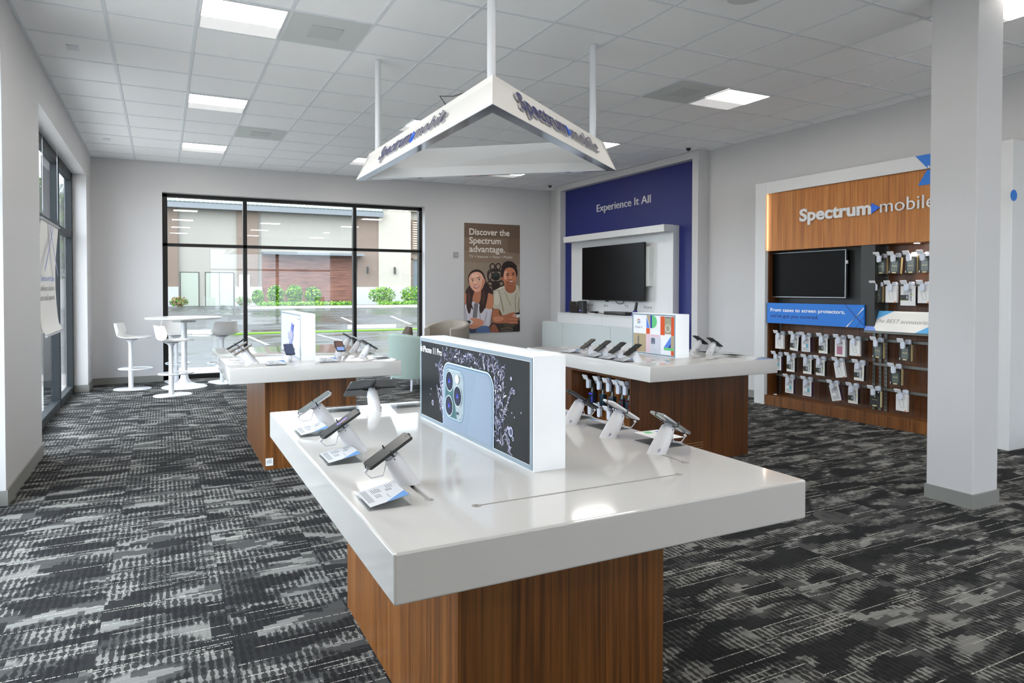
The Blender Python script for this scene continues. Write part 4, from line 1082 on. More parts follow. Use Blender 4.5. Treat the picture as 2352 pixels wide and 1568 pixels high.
mb.flat([(.012 * math.cos(R(a)) * (1 if not (-35 < a < 35) else .7), .020 + .017 * math.sin(R(a))) for a in range(-180, 180, 15)], (X_, 9.298, 1.148), WX, UP, .0006)
mb.build('captions', None, u, world=True, smooth=False, fix=False)
tv = thing('big_television', 'big black television on the white panel of the navy wall', 'television', (6.9, 8.96, 1.26))
MB().box(6.85, 6.895, 8.125, 9.79, 1.262, 2.195, .004, 2).build('housing', M_black, tv, world=True)
MB().box(6.8485, 6.8505, 8.135, 9.78, 1.275, 2.188).build('display', M_screen, tv, world=True)
MB().box(6.895, 6.979, 8.06, 9.5, 1.5, 2.12).build('wall_mount', M_vent, tv, world=True)
mb = MB(); mb.tube([(6.955, 8.96, 1.27), (6.955, 8.93, 1.225), (6.955, 8.85, 1.205), (6.955, 8.77, 1.22), (6.955, 8.74, 1.27)], .006, 6); mb.tube([(6.95, 9.24, 1.27), (6.95, 9.21, 1.245), (6.95, 9.16, 1.25), (6.95, 9.15, 1.27)], .01, 6)
mb.build('cable', M_black, tv, world=True)
M_frost = mat('frosted_glass', (202, 209, 208), .18, spec=.6)
cb = thing('low_cabinet', 'long low cabinet with pale green glass fronts under the big television', 'cabinet', (6.85, 9.2, 0))
MB().box(6.672, 6.975, 7.55, 10.84, .06, .842, .002, 1).build('body', M_white, cb, world=True)
ys = [10.84, 10.13, 8.72, 7.55]
for a, b in zip(ys, ys[1:]): MB().box(6.660, 6.672, b + .004, a - .004, .07, .838, .001, 1).build('door', M_frost, cb, world=True)
MB().box(6.70, 6.97, 7.58, 10.8, 0, .06).build('plinth', M_base, cb, world=True)
cu = thing('wall_ledge_cabinet', 'narrow white drawer cabinet with a shelf top under the big television', 'cabinet', (6.85, 8.9, .842))
MB().box(6.688, 6.978, 7.60, 10.33, .843, 1.012, .001, 1).build('body', M_white, cu, world=True)
for a, b in ((10.33, 8.97), (8.97, 7.60)): MB().box(6.680, 6.688, b + .002, a - .002, .848, 1.006).build('drawer', M_white, cu, world=True)
MB().box(6.668, 6.979, 7.59, 10.34, 1.012, 1.026, .001, 1).build('top', M_white, cu, world=True)
zz = 1.0265
o = thing('modem', 'black upright modem box at the left end of the shelf under the television', 'modem', (6.8, 9.95, zz))
MB().box(6.76, 6.90, 9.80, 10.06, zz, zz + .205, .008, 2).build('body', mat('modem_black', (34, 30, 27), .35), o, world=True)
mb = MB(); 
for k in range(7): mb.box(6.7585, 6.76, 9.82, 10.04, zz + .03 + k * .022, zz + .036 + k * .022)
mb.build('vents', M_black, o, world=True, smooth=False)
o = thing('router', 'black rounded router tower with a tiny blue light, under the television', 'router', (6.8, 9.7, zz))
mb = MB(); mb.rings([[(6.80 + a, 9.70 + b, z_) for a, b in rrect(-.055 + i, .055 - i, -.075 + i, .075 - i, .03)] for z_, i in ((zz, .003), (zz + .004, 0), (zz + .212, 0), (zz + .22, .006))]); mb.build('body', M_charc, o, world=True)
MB().box(6.7443, 6.7448, 9.688, 9.712, zz + .045, zz + .055).build('light', mat('blue_led', (60, 60, 255), .3, emit=3, ec=(.1, .1, 1)), o, world=True)
mb = MB(); mb.tube([(6.84, 9.62, zz + .07), (6.84, 9.585, zz + .06), (6.84, 9.55, zz + .02), (6.83, 9.5, zz + .004), (6.83, 9.44, zz + .004)], .003, 6); mb.build('cable', M_dgrey, o, world=True)
o = thing('small_tv_box', 'tiny black streaming box on a white pad under the television', 'streaming box', (6.8, 9.33, zz))
MB().box(6.75, 6.86, 9.27, 9.47, zz, zz + .012, .003, 1).build('pad', M_stand, o, world=True)
MB().box(6.765, 6.85, 9.285, 9.41, zz + .0122, zz + .045, .008, 2).build('body', M_black, o, world=True)
mb = MB(); mb.tube([(6.83, 9.28, zz + .03), (6.83, 9.22, zz + .02), (6.84, 9.14, zz + .006)], .004, 6); mb.build('cable', M_black, o, world=True)
o = thing('cable_box', 'flat dark cable box on the shelf under the television', 'cable box', (6.82, 8.71, zz))
MB().box(6.73, 6.93, 8.43, 8.99, zz + .004, zz + .055, .004, 2).build('body', mat('box_brown', (42, 38, 35), .4), o, world=True)
mb = MB(); 
for a, b in ((6.75, 8.5), (6.75, 8.92), (6.9, 8.5), (6.9, 8.92)): mb.cyl((a, b, zz), (a, b, zz + .005), .012, n=10)
mb.build('feet', M_black, o, world=True)
o = thing('cordless_phone', 'black cordless telephone leaning in a blue cradle under the television', 'telephone', (6.80, 8.30, zz))
mb = MB(); mb.rings([[(6.80 + a, 8.30 + b, zz) for a, b in rrect(-.04, .04, -.06, .06, .02)], [(6.80 + a, 8.285 + b, zz + .03) for a, b in rrect(-.035, .035, -.045, .045, .02)], [(6.81 + a, 8.275 + b, zz + .09) for a, b in rrect(-.02, .02, -.03, .03, .01)]]); mb.build('cradle', mat('cradle_blue', (44, 40, 130), .35), o, world=True)
mb = MB(); M_ = Matrix.Translation((6.805, 8.255, zz + .14)) @ Matrix.Rotation(R(14), 4, 'X'); mb.use(M_black).box(-.014, .014, -.024, .024, -.08, .08, .008, 2, M_); mb.use(M_dgrey)
for r_ in range(4):
    for c_ in range(3): mb.box(-.0155, -.014, -.015 + c_ * .011, -.008 + c_ * .011, -.045 + r_ * .014, -.037 + r_ * .014, 0, 1, M_)
mb.build('handset', None, o, world=True)

# thermostat and socket
o = thing('thermostat', 'small grey square thermostat on the back wall left of the poster', 'thermostat', (5.055, YB, 2.06))
MB().box(5.005, 5.105, YB - .022, YB - .0005, 2.06, 2.16, .006, 2).build('cover', mat('thermo_grey', (158, 156, 154), .5), o, world=True)
MB().box(5.07, 5.09, YB - .0235, YB - .022, 2.08, 2.11).build('dial', M_vent2, o, world=True)
o = thing('wall_socket', 'white socket plate low on the wall end beside the left window', 'socket', (XL, 10.9, .45))
MB().box(XL + .0005, XL + .006, 10.86, 10.93, .40, .52, .002, 1).build('plate', M_stand, o, world=True)
mb = MB(); mb.box(XL + .006, XL + .0065, 10.885, 10.905, .425, .45); mb.box(XL + .006, XL + .0065, 10.885, 10.905, .47, .495); mb.build('outlet', M_grey_txt, o, world=True, smooth=False)

# floor box
o = thing('floor_outlet', 'round dark grey floor outlet cover in the carpet right of the nearest table', 'floor outlet', (3.86, 2.765, 0))
MB().lathe([(.112, 0), (.112, .004), (.100, .009), (.02, .010)], 40).build('cover', mat('outlet_grey', (62, 62, 60), .5), o)
mb = MB()
for a in (200, 320, 80):
    for k in range(1): 
        mb.box(-.028, .028, -.005, .005, .0092, .0108, 0, 1, Matrix.Rotation(R(a), 4, 'Z') @ Matrix.Translation((0, .055, 0)))
mb.build('slots', M_print_k, o, smooth=False)

# ------------------------------------------------------------------ poster
ps = thing('poster', 'tall brown poster of two smiling people with game controllers, back wall', 'poster', (5.84, YB - .006, .60))
MB().box(5.235, 6.448, YB - .010, YB - .0005, .612, 2.722).build('board', mat('poster_edge', (60, 52, 46), .5), ps, world=True, smooth=False)
pmb = MB(); PK_ = [0]
def PU(X, Y):
    q = (X - 53) / 1102; top = -680 + 53 * q; bot = 1500 - 28 * q
    return (5.235 + q * 1.213, .612 + 2.11 * (1 - (Y - top) / (bot - top)))
def pp(c, pts):
    PK_[0] += 1
    m = mat('ink_%02x%02x%02x' % c, c, .45)
    pmb.use(m).flat([PU(*p) for p in pts], (0, YB - .010, 0), (1, 0, 0), UP, PK_[0] * .00006)
E_ = lambda cx, cy, rx, ry, n=20, rot=0: [(cx + rx*math.cos(2*PI*i/n)*math.cos(R(rot)) - ry*math.sin(2*PI*i/n)*math.sin(R(rot)), cy + rx*math.cos(2*PI*i/n)*math.sin(R(rot)) + ry*math.sin(2*PI*i/n)*math.cos(R(rot))) for i in range(n)]
def smooth(pts, it=2):
    for _ in range(it):
        q = []
        for a, b in zip(pts, pts[1:] + pts[:1]): q += [(a[0]*.75+b[0]*.25, a[1]*.75+b[1]*.25), (a[0]*.25+b[0]*.75, a[1]*.25+b[1]*.75)]
        pts = q
    return pts
def ps_(c, pts, it=2): pp(c, [(min(max(x, 53), 1155), min(y, 1500 - 28 * (min(max(x, 53), 1155) - 53) / 1102)) for x, y in smooth(pts, it)])
def ring(c, cx, cy, rx, ry, w):
    n = 22; q = [(cx + rx*math.cos(2*PI*i/n), cy + ry*math.sin(2*PI*i/n)) for i in range(n)]; q2 = [(cx + (rx-w)*math.cos(2*PI*i/n), cy + (ry-w)*math.sin(2*PI*i/n)) for i in range(n)]
    PK_[0] += 1; pmb.use(mat('ink_%02x%02x%02x' % c, c, .45))
    for i in range(n):
        j = (i + 1) % n; pmb.flat([PU(*q[i]), PU(*q[j]), PU(*q2[j]), PU(*q2[i])][::-1], (0, YB - .010, 0), (1, 0, 0), UP, PK_[0] * .00006)
pp((122, 100, 82), [(53, 1500), (1155, 1472), (1155, -627), (53, -680)])
pp((132, 112, 94), [(53, 300), (1155, 300), (1155, -100), (53, -140)]); pp((142, 126, 108), [(53, 1000), (1155, 1000), (1155, 140), (53, 90)]); pp((112, 90, 72), [(900, -100), (1155, -60), (1155, -627), (900, -640)])
pp((104, 84, 68), [(53, -400), (1155, -360), (1155, -627), (53, -680)])
dk = (42, 28, 24)
ring(dk, 600, 185, 62, 70, 26); ring(dk, 715, 185, 60, 72, 26); ring(dk, 660, 380, 165, 150, 30); ring(dk, 545, 350, 52, 110, 22); ring(dk, 665, 380, 88, 85, 28); pp((38, 60, 52), E_(665, 385, 62, 62)); pp((24, 20, 20), E_(665, 410, 55, 40))
ring(dk, 565, 520, 75, 60, 26); ring(dk, 765, 520, 75, 62, 26); ring(dk, 560, 610, 70, 60, 24); pp(dk, smooth([(600, 470), (730, 470), (760, 560), (700, 660), (600, 660), (575, 560)])); pp(dk, smooth([(600, 230), (730, 230), (760, 290), (560, 290)]))
# man
ps_((38, 24, 20), [(770, 440), (755, 300), (785, 200), (800, 130), (860, 88), (930, 72), (1010, 98), (1060, 160), (1105, 250), (1108, 350), (1085, 400), (1020, 420), (830, 420)])
ps_((158, 98, 66), [(832, 480), (880, 560), (960, 590), (1040, 540), (1085, 600), (1045, 690), (960, 722), (880, 700), (828, 620)])
ps_((190, 182, 162), [(600, 1015), (625, 900), (618, 760), (612, 670), (700, 620), (838, 572), (850, 640), (900, 702), (970, 718), (1040, 695), (1082, 620), (1072, 545), (1155, 575), (1160, 1130), (1000, 1110), (880, 1145), (790, 1152), (745, 1025), (700, 1020)], 1)
for a in ([(700, 640), (730, 640), (800, 900), (840, 1100), (815, 1100), (770, 900)], [(830, 660), (850, 680), (940, 880), (985, 975), (960, 960), (900, 830)], [(1075, 700), (1090, 690), (1065, 860), (1080, 1090), (1060, 1090), (1050, 850)], [(1130, 800), (1150, 780), (1130, 1050), (1110, 1060)]): ps_((150, 140, 118), a, 1)
ps_((206, 200, 182), [(640, 680), (720, 660), (760, 860), (700, 960), (630, 930)], 2); pp((228, 224, 212), smooth([(700, 622), (835, 574), (838, 592), (760, 622), (705, 645)], 1)); ring((214, 208, 190), 968, 615, 130, 108, 8)
ps_((158, 98, 66), [(848, 470), (1060, 470), (1068, 600), (1030, 675), (960, 700), (890, 675), (850, 610)])
ps_((170, 102, 76), [(765, 395), (805, 390), (818, 470), (785, 460)])
ps_((192, 122, 88), [(820, 250), (870, 208), (950, 196), (1022, 212), (1058, 270), (1078, 350), (1082, 420), (1066, 505), (1020, 578), (960, 606), (880, 580), (828, 505), (812, 420), (808, 330)])
ps_((222, 164, 138), [(832, 290), (872, 262), (900, 300), (884, 360), (884, 440), (850, 450), (828, 400)]); ps_((222, 156, 122), [(940, 380), (975, 370), (990, 430), (940, 440)]); ps_((150, 84, 58), [(930, 430), (990, 432), (985, 448), (935, 448)])
ps_((158, 92, 64), [(860, 470), (905, 475), (930, 540), (1000, 545), (1050, 470), (1060, 500), (1015, 575), (960, 600), (885, 575)])
ps_((34, 20, 16), [(858, 332), (900, 312), (932, 318), (925, 332), (880, 336)]); ps_((34, 20, 16), [(982, 318), (1015, 304), (1050, 308), (1040, 322), (1000, 326)])
pp((60, 34, 26), E_(897, 358, 30, 11)); pp((24, 16, 14), E_(900, 356, 12, 10)); pp((60, 34, 26), E_(1017, 348, 27, 11)); pp((24, 16, 14), E_(1018, 346, 11, 9))
ps_((120, 50, 44), [(912, 480), (970, 470), (1034, 462), (1018, 505), (960, 522), (930, 508)]); ps_((238, 232, 224), [(926, 484), (975, 478), (1022, 468), (1008, 488), (960, 498)])
ps_((38, 24, 20), [(790, 330), (800, 210), (860, 150), (960, 130), (1060, 200), (1084, 300), (1062, 300), (1035, 232), (960, 200), (880, 212), (836, 262), (822, 330), (812, 400)])
for q in range(26): pp((46, 32, 26) if q % 2 else (28, 18, 16), E_(800 + q * 11, 190 - 95 * math.sin(PI * q / 26) + 8 * (q % 3), 22, 17, 10))
ps_((52, 40, 32), [(545, 1300), (700, 1290), (900, 1240), (1155, 1180), (1160, 1480), (560, 1500)], 1); ps_((74, 66, 48), [(800, 1310), (900, 1260), (1080, 1330), (1100, 1400), (850, 1390)])
ps_((146, 82, 60), [(566, 1345), (640, 1310), (700, 1400), (745, 1490), (560, 1495)]); ps_((34, 26, 24), [(1000, 1370), (1160, 1330), (1160, 1480), (990, 1480)])
ps_((96, 70, 34), [(722, 1020), (790, 1140), (750, 1160), (715, 1140)])
ps_((170, 102, 70), [(598, 1015), (735, 1018), (722, 1110), (760, 1160), (860, 1140), (960, 1100), (1060, 1085), (1110, 1150), (1130, 1220), (1040, 1330), (880, 1300), (700, 1312), (612, 1292), (582, 1200)], 2)
ps_((198, 130, 98), [(600, 1190), (700, 1160), (860, 1200), (760, 1270), (640, 1280)])
ps_((222, 218, 220), [(1000, 1175), (1030, 1130), (1080, 1095), (1165, 1095), (1165, 1190), (1080, 1195)], 1); ps_((28, 26, 32), [(1040, 1115), (1090, 1092), (1165, 1096), (1165, 1132), (1080, 1136)], 1)
for k in range(4): ps_((188, 118, 88) if k % 2 else (164, 98, 70), [(930, 1180 + k * 32), (1000, 1160 + k * 36), (1115, 1200 + k * 30), (1120, 1226 + k * 30), (1040, 1232 + k * 28), (940, 1214 + k * 30)])
ps_((196, 128, 98), [(990, 1110), (1040, 1130), (1095, 1150), (1090, 1176), (1020, 1165)])
ring((150, 130, 110), 885, 1430, 125, 36, 9); pp((70, 60, 54), E_(885, 1440, 112, 20))
# woman
ps_((48, 30, 28), [(118, 480), (122, 370), (165, 295), (220, 252), (300, 238), (372, 262), (432, 340), (462, 450), (505, 560), (600, 650), (625, 745), (545, 705), (505, 800), (475, 950), (435, 1030), (385, 1100), (330, 1140), (200, 1000), (180, 1010), (150, 1140), (92, 1080), (53, 930), (60, 700), (110, 600), (150, 560)])
ps_((184, 118, 88), [(245, 660), (300, 690), (385, 630), (372, 780), (345, 905), (260, 912), (198, 850), (212, 780)])
ps_((198, 128, 92), [(500, 702), (560, 715), (608, 770), (622, 880), (600, 1015), (540, 1035), (452, 1005), (485, 850)]); ps_((190, 122, 88), [(53, 690), (84, 700), (112, 860), (112, 935), (53, 935)])
ps_((208, 202, 210), [(40, 925), (120, 938), (150, 1140), (182, 1010), (200, 845), (256, 905), (345, 905), (380, 1090), (450, 998), (540, 1035), (598, 1008), (562, 1200), (552, 1375), (430, 1345), (300, 1385), (40, 1330)], 1)
for a in ([(240, 908), (320, 905), (292, 1200), (206, 1192)],): pp((128, 124, 126), a)
for k in range(14): pp((90, 86, 90), [(232 - k * 1.6, 925 + k * 19), (314 - k * 1.6, 922 + k * 19), (313 - k * 1.6, 928 + k * 19), (231 - k * 1.6, 931 + k * 19)])
for a in ([(53, 1000), (75, 1000), (110, 1250), (80, 1300)], [(330, 1100), (350, 1090), (370, 1220), (350, 1230)], [(480, 1060), (500, 1060), (470, 1250), (430, 1330), (440, 1240)], [(548, 1060), (560, 1060), (545, 1300), (530, 1340)]): ps_((172, 166, 180), a, 1)
ps_((52, 32, 28), [(380, 620), (450, 520), (520, 640), (500, 800), (470, 950), (420, 1060), (350, 1130), (330, 1000), (360, 850), (372, 740)]); ps_((60, 38, 34), [(100, 620), (150, 560), (210, 680), (215, 780), (180, 880), (215, 1010), (222, 1050), (170, 980), (150, 1150), (95, 1040), (80, 850)])
ps_((84, 52, 44), [(400, 700), (430, 640), (450, 760), (420, 920), (395, 960)]); ps_((82, 54, 48), [(110, 720), (135, 660), (165, 760), (150, 920), (120, 900)])
ps_((176, 110, 82), [(430, 430), (458, 430), (448, 520), (418, 550)])
ps_((222, 166, 140), [(136, 480), (132, 395), (160, 332), (212, 292), (290, 282), (362, 305), (404, 358), (434, 440), (442, 505), (420, 565), (394, 625), (350, 668), (290, 692), (238, 676), (190, 622), (152, 562)])
ps_((236, 190, 168), [(180, 350), (230, 320), (300, 330), (330, 380), (240, 400), (190, 400)]); ps_((196, 132, 104), [(390, 420), (430, 450), (438, 510), (392, 610), (345, 660), (370, 580), (400, 500)]); ps_((238, 188, 168), [(232, 480), (262, 460), (286, 500), (292, 534), (240, 536)]); ps_((176, 104, 82), [(232, 532), (292, 530), (286, 546), (240, 548)])
ps_((92, 60, 48), [(166, 436), (196, 420), (226, 424), (222, 434), (190, 436)]); ps_((92, 60, 48), [(282, 412), (316, 392), (352, 396), (368, 412), (322, 406), (290, 420)])
pp((240, 226, 218), E_(200, 464, 30, 13)); pp((52, 34, 28), E_(206, 462, 15, 13)); pp((56, 36, 30), [(166, 458), (200, 446), (236, 456), (200, 452)]); pp((240, 226, 218), E_(330, 446, 33, 14)); pp((52, 34, 28), E_(334, 443, 16, 14)); pp((56, 36, 30), [(292, 440), (330, 426), (368, 438), (330, 433)])
ps_((188, 88, 84), [(218, 580), (250, 564), (280, 570), (345, 566), (330, 592), (285, 622), (240, 612)]); ps_((244, 238, 232), [(236, 580), (270, 576), (332, 574), (300, 592), (255, 594)])
ps_((44, 28, 26), [(122, 470), (118, 370), (165, 290), (222, 248), (300, 236), (374, 262), (434, 340), (456, 440), (432, 432), (404, 350), (352, 300), (286, 284), (212, 300), (164, 340), (138, 400)])
ps_((86, 112, 158), [(270, 1440), (330, 1370), (430, 1345), (515, 1362), (552, 1480), (550, 1500), (270, 1500)]); ps_((58, 66, 92), [(40, 1355), (160, 1400), (285, 1405), (275, 1500), (40, 1510)])
ps_((214, 210, 214), [(40, 1262), (150, 1240), (212, 1262), (215, 1300), (150, 1345), (40, 1352)], 1); ps_((34, 34, 42), [(40, 1270), (130, 1244), (168, 1262), (170, 1300), (110, 1330), (40, 1318)], 1)
ps_((206, 140, 108), [(140, 1225), (180, 1200), (250, 1196), (330, 1215), (405, 1240), (434, 1288), (402, 1352), (330, 1378), (262, 1412), (180, 1418), (160, 1400), (85, 1360), (98, 1335), (170, 1330), (225, 1290), (200, 1250)])
for k in range(3): ps_((184, 116, 88), [(120 + k * 50, 1372 + k * 8), (200 + k * 40, 1330 + k * 10), (206 + k * 40, 1338 + k * 10), (130 + k * 50, 1382 + k * 8)], 1)
f_ = Vector((5.235, YB - .010, .612))
pmb.use(mat('ink_letters', (226, 218, 206), .45)); K_ = PK_[0] * .00006 + .0006
for s__, v_, w_, c_, b_ in (('Discover the', 1.888, .875, .118, .018), ('Spectrum', 1.722, .685, .118, .018), ('advantage.', 1.560, .775, .118, .018), ('TV + Internet + Voice + Mobile', 1.448, .94, .048, -.004)):
    letter(pmb, s__, f_ + Vector((.098, 0, v_)), (1, 0, 0), UP, c_, w_, 0, K_, b_)
pmb.build('print', None, ps, world=True, smooth=False, fix=False)

# ------------------------------------------------------------------ bar table, stools, armchairs
o = thing('bar_table', 'round white pedestal bar table by the back window', 'table', (.292, 10.56, 0))
MB().lathe([(.01, 1.012), (.50, 1.012), (.525, 1.02), (.53, 1.03), (.525, 1.04), (.01, 1.042)], 64).build('tabletop', M_white, o)
MB().lathe([(.01, 0), (.315, 0), (.318, .006), (.30, .016), (.20, .034), (.10, .07), (.06, .13), (.044, .22), (.04, .40), (.04, 1.0)], 48).build('pedestal', M_powder, o)
MB().box(-.12, .12, -.12, .12, .965, 1.012, .004, 1, Matrix.Rotation(R(28), 4, 'Z')).build('bracket', M_vent, o)
def make_stool():
    t = thing('bar_stool', '', 'stool')
    mb = MB(); pts = rrect(-.25, .25, -.15, .15, .13, 8)
    mb.rings([[(a, b, 0) for a, b in pts], [(a, b, .008) for a, b in pts], [(a * .96, b * .94, .014) for a, b in pts]]); mb.build('base', M_powder, t)
    mb = MB(); mb.lathe([(.034, .012), (.034, .30), (.029, .31), (.029, .655), (.032, .68), (.05, .705), (.10, .728)], 28, (-.02, 0, 0)); mb.build('pole', M_powder, t)
    loop = [(.045 + .225 * math.cos(a) * (1 if math.cos(a) > 0 else 1.0), .165 * math.sin(a), .30) for a in [2 * PI * k / 40 for k in range(40)]]
    mb = MB(); mb.tube(loop, .011, 8, closed=True); mb.tube([(-.18, 0, .30), (-.02, 0, .30)], .009, 8); mb.build('footrest', M_powder, t)
    prof = [(.235, .745), (.20, .752), (.14, .745), (.06, .735), (-.03, .732), (-.11, .738), (-.165, .758), (-.195, .80), (-.212, .86), (-.224, .92), (-.232, .962)]
    wid = [.15, .175, .19, .195, .198, .20, .20, .198, .195, .19, .172]
    side = [.004, .006, .01, .014, .02, .03, .045, .06, .06, .055, .05]
    gr = []
    for (x_, z_), w, sd in zip(prof, wid, side):
        row = []
        for k in range(-6, 7):
            q = k / 6; bend = abs(q) ** 2.6 * sd
            back = max(0, min(1, (z_ - .745) / .08)) 
            row.append((x_ + bend * back * 1.3, w * q, z_ + bend * (1 - back) ))
        gr.append(row)
    mb = MB(); mb.shell(gr, -.012); mb.build('seat', M_seat, t)
    return t
ST = make_stool()
tag(ST, 'white bar stool left of the round table, beside the wall', 'stool', 'white bar stools around the round table'); ST.location = (-.40, 10.66, 0); ST.rotation_euler = (0, 0, R(-12))
dup(ST, (.125, 9.80, 0), R(18), 'white bar stool nearest the camera, in front of the round table')
dup(ST, (.83, 10.82, 0), R(112), 'white bar stool right of the round table, its back towards the room')
dup(ST, (.20, 11.17, 0), R(-75), 'white bar stool almost hidden behind the round table')
def make_armchair(fab, fab2, tall=.82, arm=.70):
    t = thing('armchair', '', 'armchair')
    n = 40; gr = []; rad = .40
    angs = [R(-138 + 276 * k / n) for k in range(n + 1)]
    rows = []
    for z_q in (0, .5, 1):
        pass
    out, inn = [], []
    mb = MB()
    def pt(a, r_, z_): return (-r_ * math.cos(a) * 1.0, r_ * math.sin(a), z_)
    A = []
    for a in angs:
        h_ = arm + (tall - arm) * max(0, math.cos(a * .62)) ** 2
        A.append([pt(a, rad - .015, .17), pt(a, rad, .22), pt(a, rad + .005, h_ - .03), pt(a, rad - .012, h_ - .008), pt(a, rad - .045, h_), pt(a, rad - .078, h_ - .012), pt(a, rad - .09, h_ - .04), pt(a, rad - .085, .30), pt(a, rad - .085, .17)])
    mb.rings(A); mb.build('shell', fab, t)
    mb = MB(); mb.lathe([(.01, .16), (.30, .16), (.31, .18), (.31, .26), (.01, .26)], 32); mb.build('seat_base', fab, t)
    mb = MB(); mb.rings([[(a, b, z_) for a, b in rrect(-.27 + i, .36 - i, -.27 + i, .27 - i, .12)] for z_, i in ((.26, .02), (.28, 0), (.40, 0), (.435, .03))]); mb.build('cushion', fab2, t)
    for x_, y_ in ((.24, .24), (.24, -.24), (-.26, .22), (-.26, -.22)):
        MB().cyl((x_, y_, .17), (x_ * 1.18, y_ * 1.18, 0), .024, .013, 10).build('leg', M_clip, t)
    return t
AC1 = make_armchair(M_sage, M_brown)
tag(AC1, 'sage green tub armchair behind the window table, partly hidden by the lit box', 'armchair', 'armchairs near the back wall'); AC1.location = (3.40, 9.08, 0); AC1.rotation_euler = (0, 0, R(20))
a2 = make_armchair(M_taupe, M_brown, .90, .78)
tag(a2, 'taupe armchair with a higher back, close to the back wall under the poster', 'armchair', 'armchairs near the back wall'); a2.location = (4.60, 10.72, 0); a2.rotation_euler = (0, 0, R(215)); 
mb = MB(); mb.rings([[(3.33 + a, 9.38 + b, .44) for a, b in rrect(-.05, .05, -.16, .16, .04)], [(3.36 + a, 9.38 + b, .72) for a, b in rrect(-.06, .06, -.18, .18, .05)], [(3.40 + a, 9.38 + b, .88) for a, b in rrect(-.02, .02, -.10, .10, .02)]])
tag(mb.build('throw_pillow', M_brown), 'brown pillow standing up inside the sage armchair', 'pillow')

# ------------------------------------------------------------------ hanging banner at the left window
bn = thing('hanging_banner', 'white double sided banner hanging in the left window', 'banner', (-1.10, 8.4, 1.0))
for side, (xx, y0_, y1_) in enumerate(((-1.075, 7.60, 8.80), (-1.16, 7.35, 8.55))):
    gr = []
    for k in range(17):
        q = k / 16; z_ = 2.15 - 1.16 * q
        bow = .045 * math.sin(PI * q); out_ = -.03 * math.sin(PI * q) + (.035 * (q - .93) / .07 if q > .93 else 0)
        gr.append([(xx + out_, y0_ + bow + (y1_ - y0_ - 2 * bow) * j / 8, z_) for j in range(9)])
    mb = MB(); mb.shell(gr, .0012); mb.build('sheet', M_warm if side == 0 else M_print_w, bn, world=True)
mb = MB(); mb.cyl((-1.07, 7.58, 2.155), (-1.07, 8.82, 2.155), .013, n=12); mb.build('top_bar', M_steel, bn, world=True)
mb = MB(); mb.cyl((-1.035, 7.58, .985), (-1.035, 8.82, .985), .013, n=12); mb.build('bottom_bar', M_steel, bn, world=True)
mb = MB(); mb.cyl((-1.07, 7.7, 2.16), (-1.07, 7.7, 3.07), .002, n=5); mb.cyl((-1.07, 8.72, 2.16), (-1.07, 8.72, 3.07), .002, n=5); mb.build('wire', M_steel, bn, world=True)
mb = MB(); mb.use(mat('banner_lilac', (150, 150, 205), .5))
o_ = (-1.098, 0, 0); EY = (0, 1, 0)
for p_ in ([(8.02, 2.13), (8.07, 2.13), (8.62, 1.62), (8.60, 1.60)], [(8.30, 2.13), (8.34, 2.13), (7.72, 1.62), (7.70, 1.66)]): mb.flat(p_, (-1.060, 0, 0), EY, UP)
mb.use(mat('banner_blue_text', (86, 116, 196), .5)); mb.use(mat('banner_blue_text', (86, 116, 196), .5))
# a face that looks towards +X reads along +Y ... mirrored order keeps the words upright
letter(mb, 'Spectrum Mobile', (-1.098, 7.70, 1.54), EY, UP, .055, .92, 0, .006); mb.use(M_grey_txt)
letter(mb, 'delivers the best', (-1.098, 7.70, 1.44), EY, UP, .055, .92, 0, .006); letter(mb, 'at small speeds.', (-1.098, 7.70, 1.34), EY, UP, .055, .92, 0, .006)
mb.build('print', None, bn, world=True, smooth=False, fix=False)

# ------------------------------------------------------------------ outside
def asphalt():
    g = G('wet_asphalt'); x, y, z = g.xyz()
    n = g.noise(g.vec(g.f('MULTIPLY', x, .25), g.f('MULTIPLY', y, .5), 0.0), 1, 3, .6); n2 = g.noise(g.vec(x, y, 0.0), 40, 2)
    g.put(g.b.inputs['Base Color'], g.mix(n, lin((48, 51, 52)), lin((84, 84, 82))))
    g.put(g.b.inputs['Roughness'], g.step(n, .35, .62, .12, .5)); g.b.inputs['Specular IOR Level'].default_value = .4
    g.bump(g.f('MULTIPLY_ADD', n2, .4, g.noise(g.vec(g.f('MULTIPLY', x, .8), g.f('MULTIPLY', y, 3.0), 0.0), 1, 2)), .05, .05)
    return g.m
M_asph = asphalt()
M_side = mat('sidewalk', (176, 166, 160), .6)
M_conc = mat('concrete', (216, 211, 204), .7)
mb = MB()
v = [mb.bm.verts.new(p) for p in ((-70, -25, -.06), (70, -25, -.06), (70, 24, -.06), (-70, 24, -.06), (-70, 41, .36), (70, 41, .36), (-70, 46, .40), (70, 46, .40))]
for q in ((0, 1, 2, 3), (3, 2, 5, 4), (4, 5, 7, 6)): mb.bm.faces.new([v[i] for i in q])
gr_ = struct('ground_parking_lot', mb, M_asph, smooth=False)
struct('sidewalk', box(-60, 60, 11.62, 13.1, -.06, .0), M_side)
struct('bounce_paving_left', box(-14, -1.3, -20, 11.61, -.06, -.005), M_conc)  # paving made wide and pale to bounce daylight up to the ceiling
struct('bounce_paving_front', box(-1.3, 14, -14, -3.42, -.06, -.005), M_conc)  # unseen pale paving, added to throw sky light onto the ceiling
def pline(x0, y0, x1, y1, w):
    z = lambda y_: -.05 if y_ < 24 else -.05 + (y_ - 24) / 17 * .42
    d = Vector((x1 - x0, y1 - y0, 0)).normalized(); n_ = Vector((-d.y, d.x, 0)) * w
    mb = MB(); a, b = Vector((x0, y0, z(y0))), Vector((x1, y1, z(y1))); mb.bm.faces.new([mb.bm.verts.new(p) for p in (a - n_, b - n_, b + n_, a + n_)])
    mb.build('parking_line', M_print_w, gr_, smooth=False)
